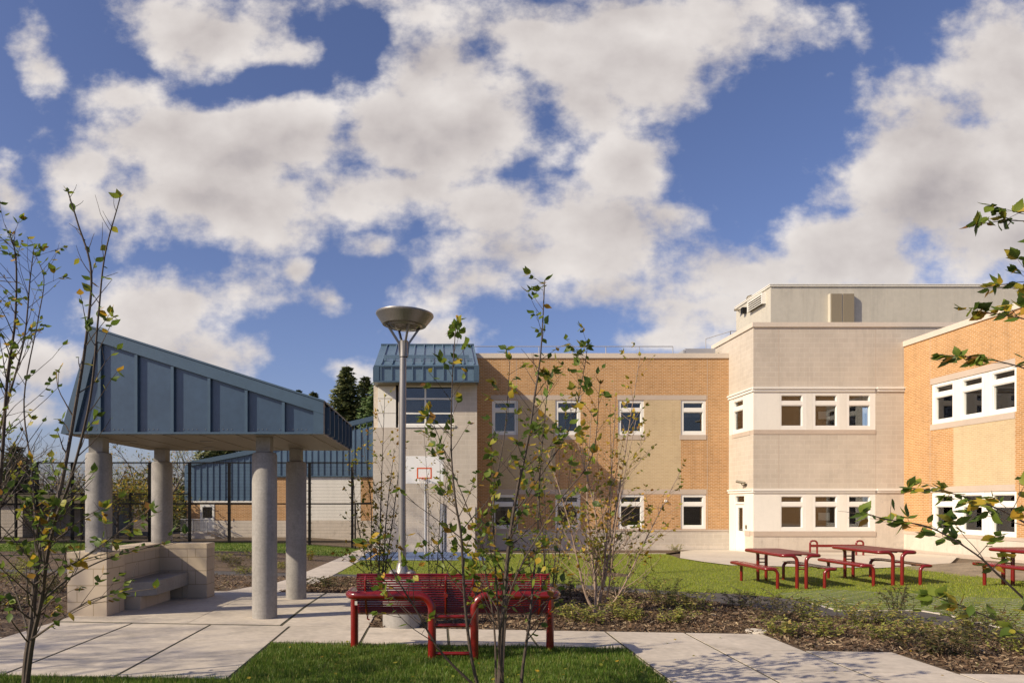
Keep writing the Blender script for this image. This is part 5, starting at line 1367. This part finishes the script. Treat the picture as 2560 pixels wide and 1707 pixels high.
random.seed(3); litter()
# fallen leaves on the grass
lv = Leaves(); random.seed(9)
for k in range(60):
    x = random.uniform(-1.5, 1.9); y = random.uniform(5.4, 7.2); lv.add((x, y, gz(x,y)+.05), (random.gauss(0,1), random.gauss(0,1), 0), .045, 0)
for k in range(40):
    x = random.uniform(1.95, 5.0); y = random.uniform(5.4, 8.0)
    if random.random() < .5: lv.add((x, y, gz(x,y)+.008), (random.gauss(0,1), random.gauss(0,1), 0), .035, 0)
tag(lv.build('fallen_leaves', M['leaf2'], None), 'small brown and yellow leaves fallen on grass and walk', 'leaves', kind='stuff')

# ------------------------------------------------------------------ big trees
def conifer(label, px, ytop, d, w, m, seed, group='evergreens beyond the blue hall', low=None, dens=1.0):
    random.seed(seed); x = X(px, d); zt_ = Z(ytop, d); zb = -1.2 if low is None else low
    t = thing('spruce_tree', (x, d, zb), label, 'tree', group); mb = MB(); H = zt_-zb
    mb.tube([(x, d, zb), (x, d, zb+H*.5), (x, d, zt_)], [H*.014, H*.009, .02], 8); mb.build('trunk', M['bark3'], t)
    V = []; Fc = []; lay = int(H/.33)
    vs = []; 
    for k in range(lay):
        f0 = (k+random.random())/lay; f = f0; rad = w*(1-f)**.8*random.uniform(.75, 1.12)+.15; nb = int((14+20*(1-f))*dens)
        for j in range(nb):
            f = min(.995, f0+random.uniform(-.5, .5)/lay*2.5); f = max(.0, f); z = zb+H*(.12+.87*f)
            a = random.uniform(0, 2*math.pi); L_ = (w*(1-f)**.66+.10)*random.uniform(.6, 1.12); nseg = max(3, int(L_/.22)); sag = random.uniform(.15, .45)
            for s_ in range(nseg):
                u = (s_+.5)/nseg; px_ = x+math.cos(a)*L_*u; py_ = d+math.sin(a)*L_*u; pz = z-sag*L_*u*(1-.55*u)
                for q in range(3):
                    b = a+random.uniform(-1.2, 1.2); sz = random.uniform(.28, .55)*(1.1-.4*u); ca, sa = math.cos(b), math.sin(b); wv = sz*.20
                    p0 = (px_+random.gauss(0,.06), py_+random.gauss(0,.06), pz+random.gauss(0,.06)); tz = random.uniform(-.45, .1)*sz
                    vs.append(((p0[0]-sa*wv, p0[1]+ca*wv, p0[2]), (p0[0]+sa*wv, p0[1]-ca*wv, p0[2]), (p0[0]+ca*sz, p0[1]+sa*sz, p0[2]+tz), (p0[0]+ca*sz*.4, p0[1]+sa*sz*.4, p0[2]-sz*.35)))
    v = np.array(vs); n = len(v); b = np.arange(n)*4; f = np.stack([b, b+2, b+1, b, b+3, b+2], -1).reshape(-1)
    np_mesh('foliage', v.reshape(-1, 3), f, np.full(2*n, 3), M[m], t)
conifer('dark pointed spruce left of the tower, tallest of the evergreens', 867, 912, 58, 4.0, 'spruce', 1)
conifer('darker slim spruce between the tallest spruce and the tower', 912, 940, 64, 3.6, 'spruce', 2)
conifer('brighter green evergreen touching the tower edge', 948, 950, 55, 4.3, 'pine', 3)
conifer('distant small evergreen tip showing just above the shelter roof ridge', 783, 976, 80, 2.6, 'spruce', 4)
conifer('tiny evergreen tip above the slope of the shelter roof, leftmost of the two', 747, 972, 95, 2.6, 'spruce', 6)
conifer('dark spreading conifer behind the shelter, over the end of the blue hall', 560, 1075, 52, 5.0, 'spruce', 5)
conifer('dark evergreen behind the fence at the far left', 40, 1115, 44, 2.2, 'spruce', 7, low=-1.0, dens=.8)
def grow(mb, tips, p, d, L_, r, depth, maxd, spread=.5, up=.12):
    n = 4; q = Vector(p); dv = Vector(d).normalized(); pts = [q.copy()]
    for k in range(n):
        dv = (dv+Vector((random.gauss(0,.10), random.gauss(0,.10), random.gauss(0,.07)+up*.3))).normalized(); q = q+dv*L_/n; pts.append(q.copy())
    mb.tube(pts, [r*(1-.4*k/n) for k in range(n+1)], 7 if depth == 0 else (5 if depth < 2 else 3), cap=False)
    if depth >= maxd: tips.append((q.copy(), dv.copy())); return
    for j in range(random.choice((2, 3, 3)) if depth else 4):
        sd = Vector((random.gauss(0,1), random.gauss(0,1), random.gauss(0,.5))).normalized(); st_ = pts[random.choice((2,3,4)) if j else 4]
        grow(mb, tips, st_, dv+sd*spread*1.6, L_*random.uniform(.58,.82), r*.55, depth+1, maxd, spread, up)
    tips.append((q.copy(), dv.copy()))
def bare_tree(label, x, y, H, seed, leafn=0, leaf=.12, group='bare trees behind the fence', maxd=5, name='bare_tree', spread=.5, lm='leaf2', r=None):
    random.seed(seed); z = gz(x, y); t = thing(name, (x, y, z), label, 'tree', group); mb = MB(); tips = []
    grow(mb, tips, (x, y, z-.1), (random.gauss(0,.06), random.gauss(0,.06), 1), H*.30, r or H*.018, 0, maxd, spread)
    mb.build('trunk', M['bark3'], t, uv=False)
    if leafn:
        lv = Leaves(LV2, LF2)
        for (p, dv) in tips:
            for j in range(leafn):
                if random.random() < .8: lv.add(p+Vector((random.gauss(0,.22), random.gauss(0,.22), random.gauss(0,.2))), dv, leaf, .3)
        lv.build('foliage', M[lm], t)
    return t
bt = [(-4,36,7.4,'bare tree at the left edge with dark forked branches',0), (110,44,7,'thin bare tree with reddish twigs behind the left fence posts',0), (170,52,7.6,'bare twiggy tree behind the left front column',1), (240,47,6.5,'small bare tree directly behind the left front column',1),
      (330,50,7.8,'yellow leaved tree between the two left columns',3), (420,46,7.6,'bare tree with few yellow leaves right of the back left column',2), (470,60,8.6,'tree with thin golden foliage against the end of the blue hall',4), (295,38.5,4.2,'low leafy bush tree behind the fence between the columns',4),
      (375,39,4.0,'scrubby yellow tree behind the fence next to the back left column',4), (60,55,6.6,'far thin tree with bare crown at the left',0), (208,60,7.0,'far bare tree whose crown shows just left of the shelter column',0), (-60,42,8.0,'bare tree reaching in from beyond the left edge',1)]
for k, (px, d, H, lab, lf) in enumerate(bt): bare_tree(lab, X(px, d), d, H, 200+k, leafn=lf, leaf=.22 if lf > 2 else .16)
# trees beyond the left edge of the photo, whose shadows fall across the walk and the halls
bare_tree('bare tree left of the walk, outside the view, casting twig shadows on the pavement', -9.2, 3.6, 7.0, 301, leafn=1, leaf=.10, group='trees left of the view', maxd=5)
bare_tree('second bare tree left of the walk, outside the view', -12.5, 7.2, 8.5, 302, leafn=1, leaf=.12, group='trees left of the view', maxd=5)
bare_tree('bare tree left of the court, outside the view, casting soft shadows on the hall', -27, 29.5, 11, 303, leafn=2, leaf=.16, group='trees left of the view', maxd=5)
bare_tree('tall tree left of the view whose crown throws dappled shade on the shelter roof', -15.5, 2.4, 12.5, 304, leafn=2, leaf=.15, group='trees left of the view', maxd=5)
bare_tree('tall tree outside the left edge shading the tower wall behind the court', -22.0, 20.0, 21.5, 305, leafn=4, leaf=.26, group='trees left of the view', maxd=5, spread=.6)
bare_tree('big tree outside the left edge shading the blue hall', -29.5, 29, 20, 306, leafn=4, leaf=.26, group='trees left of the view', maxd=5, spread=.6)
# woodland mass far behind
random.seed(77); vs = []
for k in range(16000):
    a = random.uniform(-60, 6); dd = random.uniform(85, 110); hgt = 4.2+1.6*math.sin(a*.35)+1.0*math.sin(a*1.1+2); z = random.uniform(-2, hgt)*random.uniform(.5, 1); s_ = random.uniform(.25, .7); b = random.uniform(0, 6.28); c, e = math.cos(b)*s_, math.sin(b)*s_
    vs.append(((a*1.3, dd, z), (a*1.3+c, dd+e*.5, z+s_*.5), (a*1.3+e*.5, dd-c*.3, z+s_*.9)))
v = np.array(vs); tag(np_mesh('far_woodland', v.reshape(-1, 3), np.arange(len(v)*3), np.full(len(v), 3), M['fern2']), 'distant brown autumn woods behind the left fence', 'woods', kind='stuff')
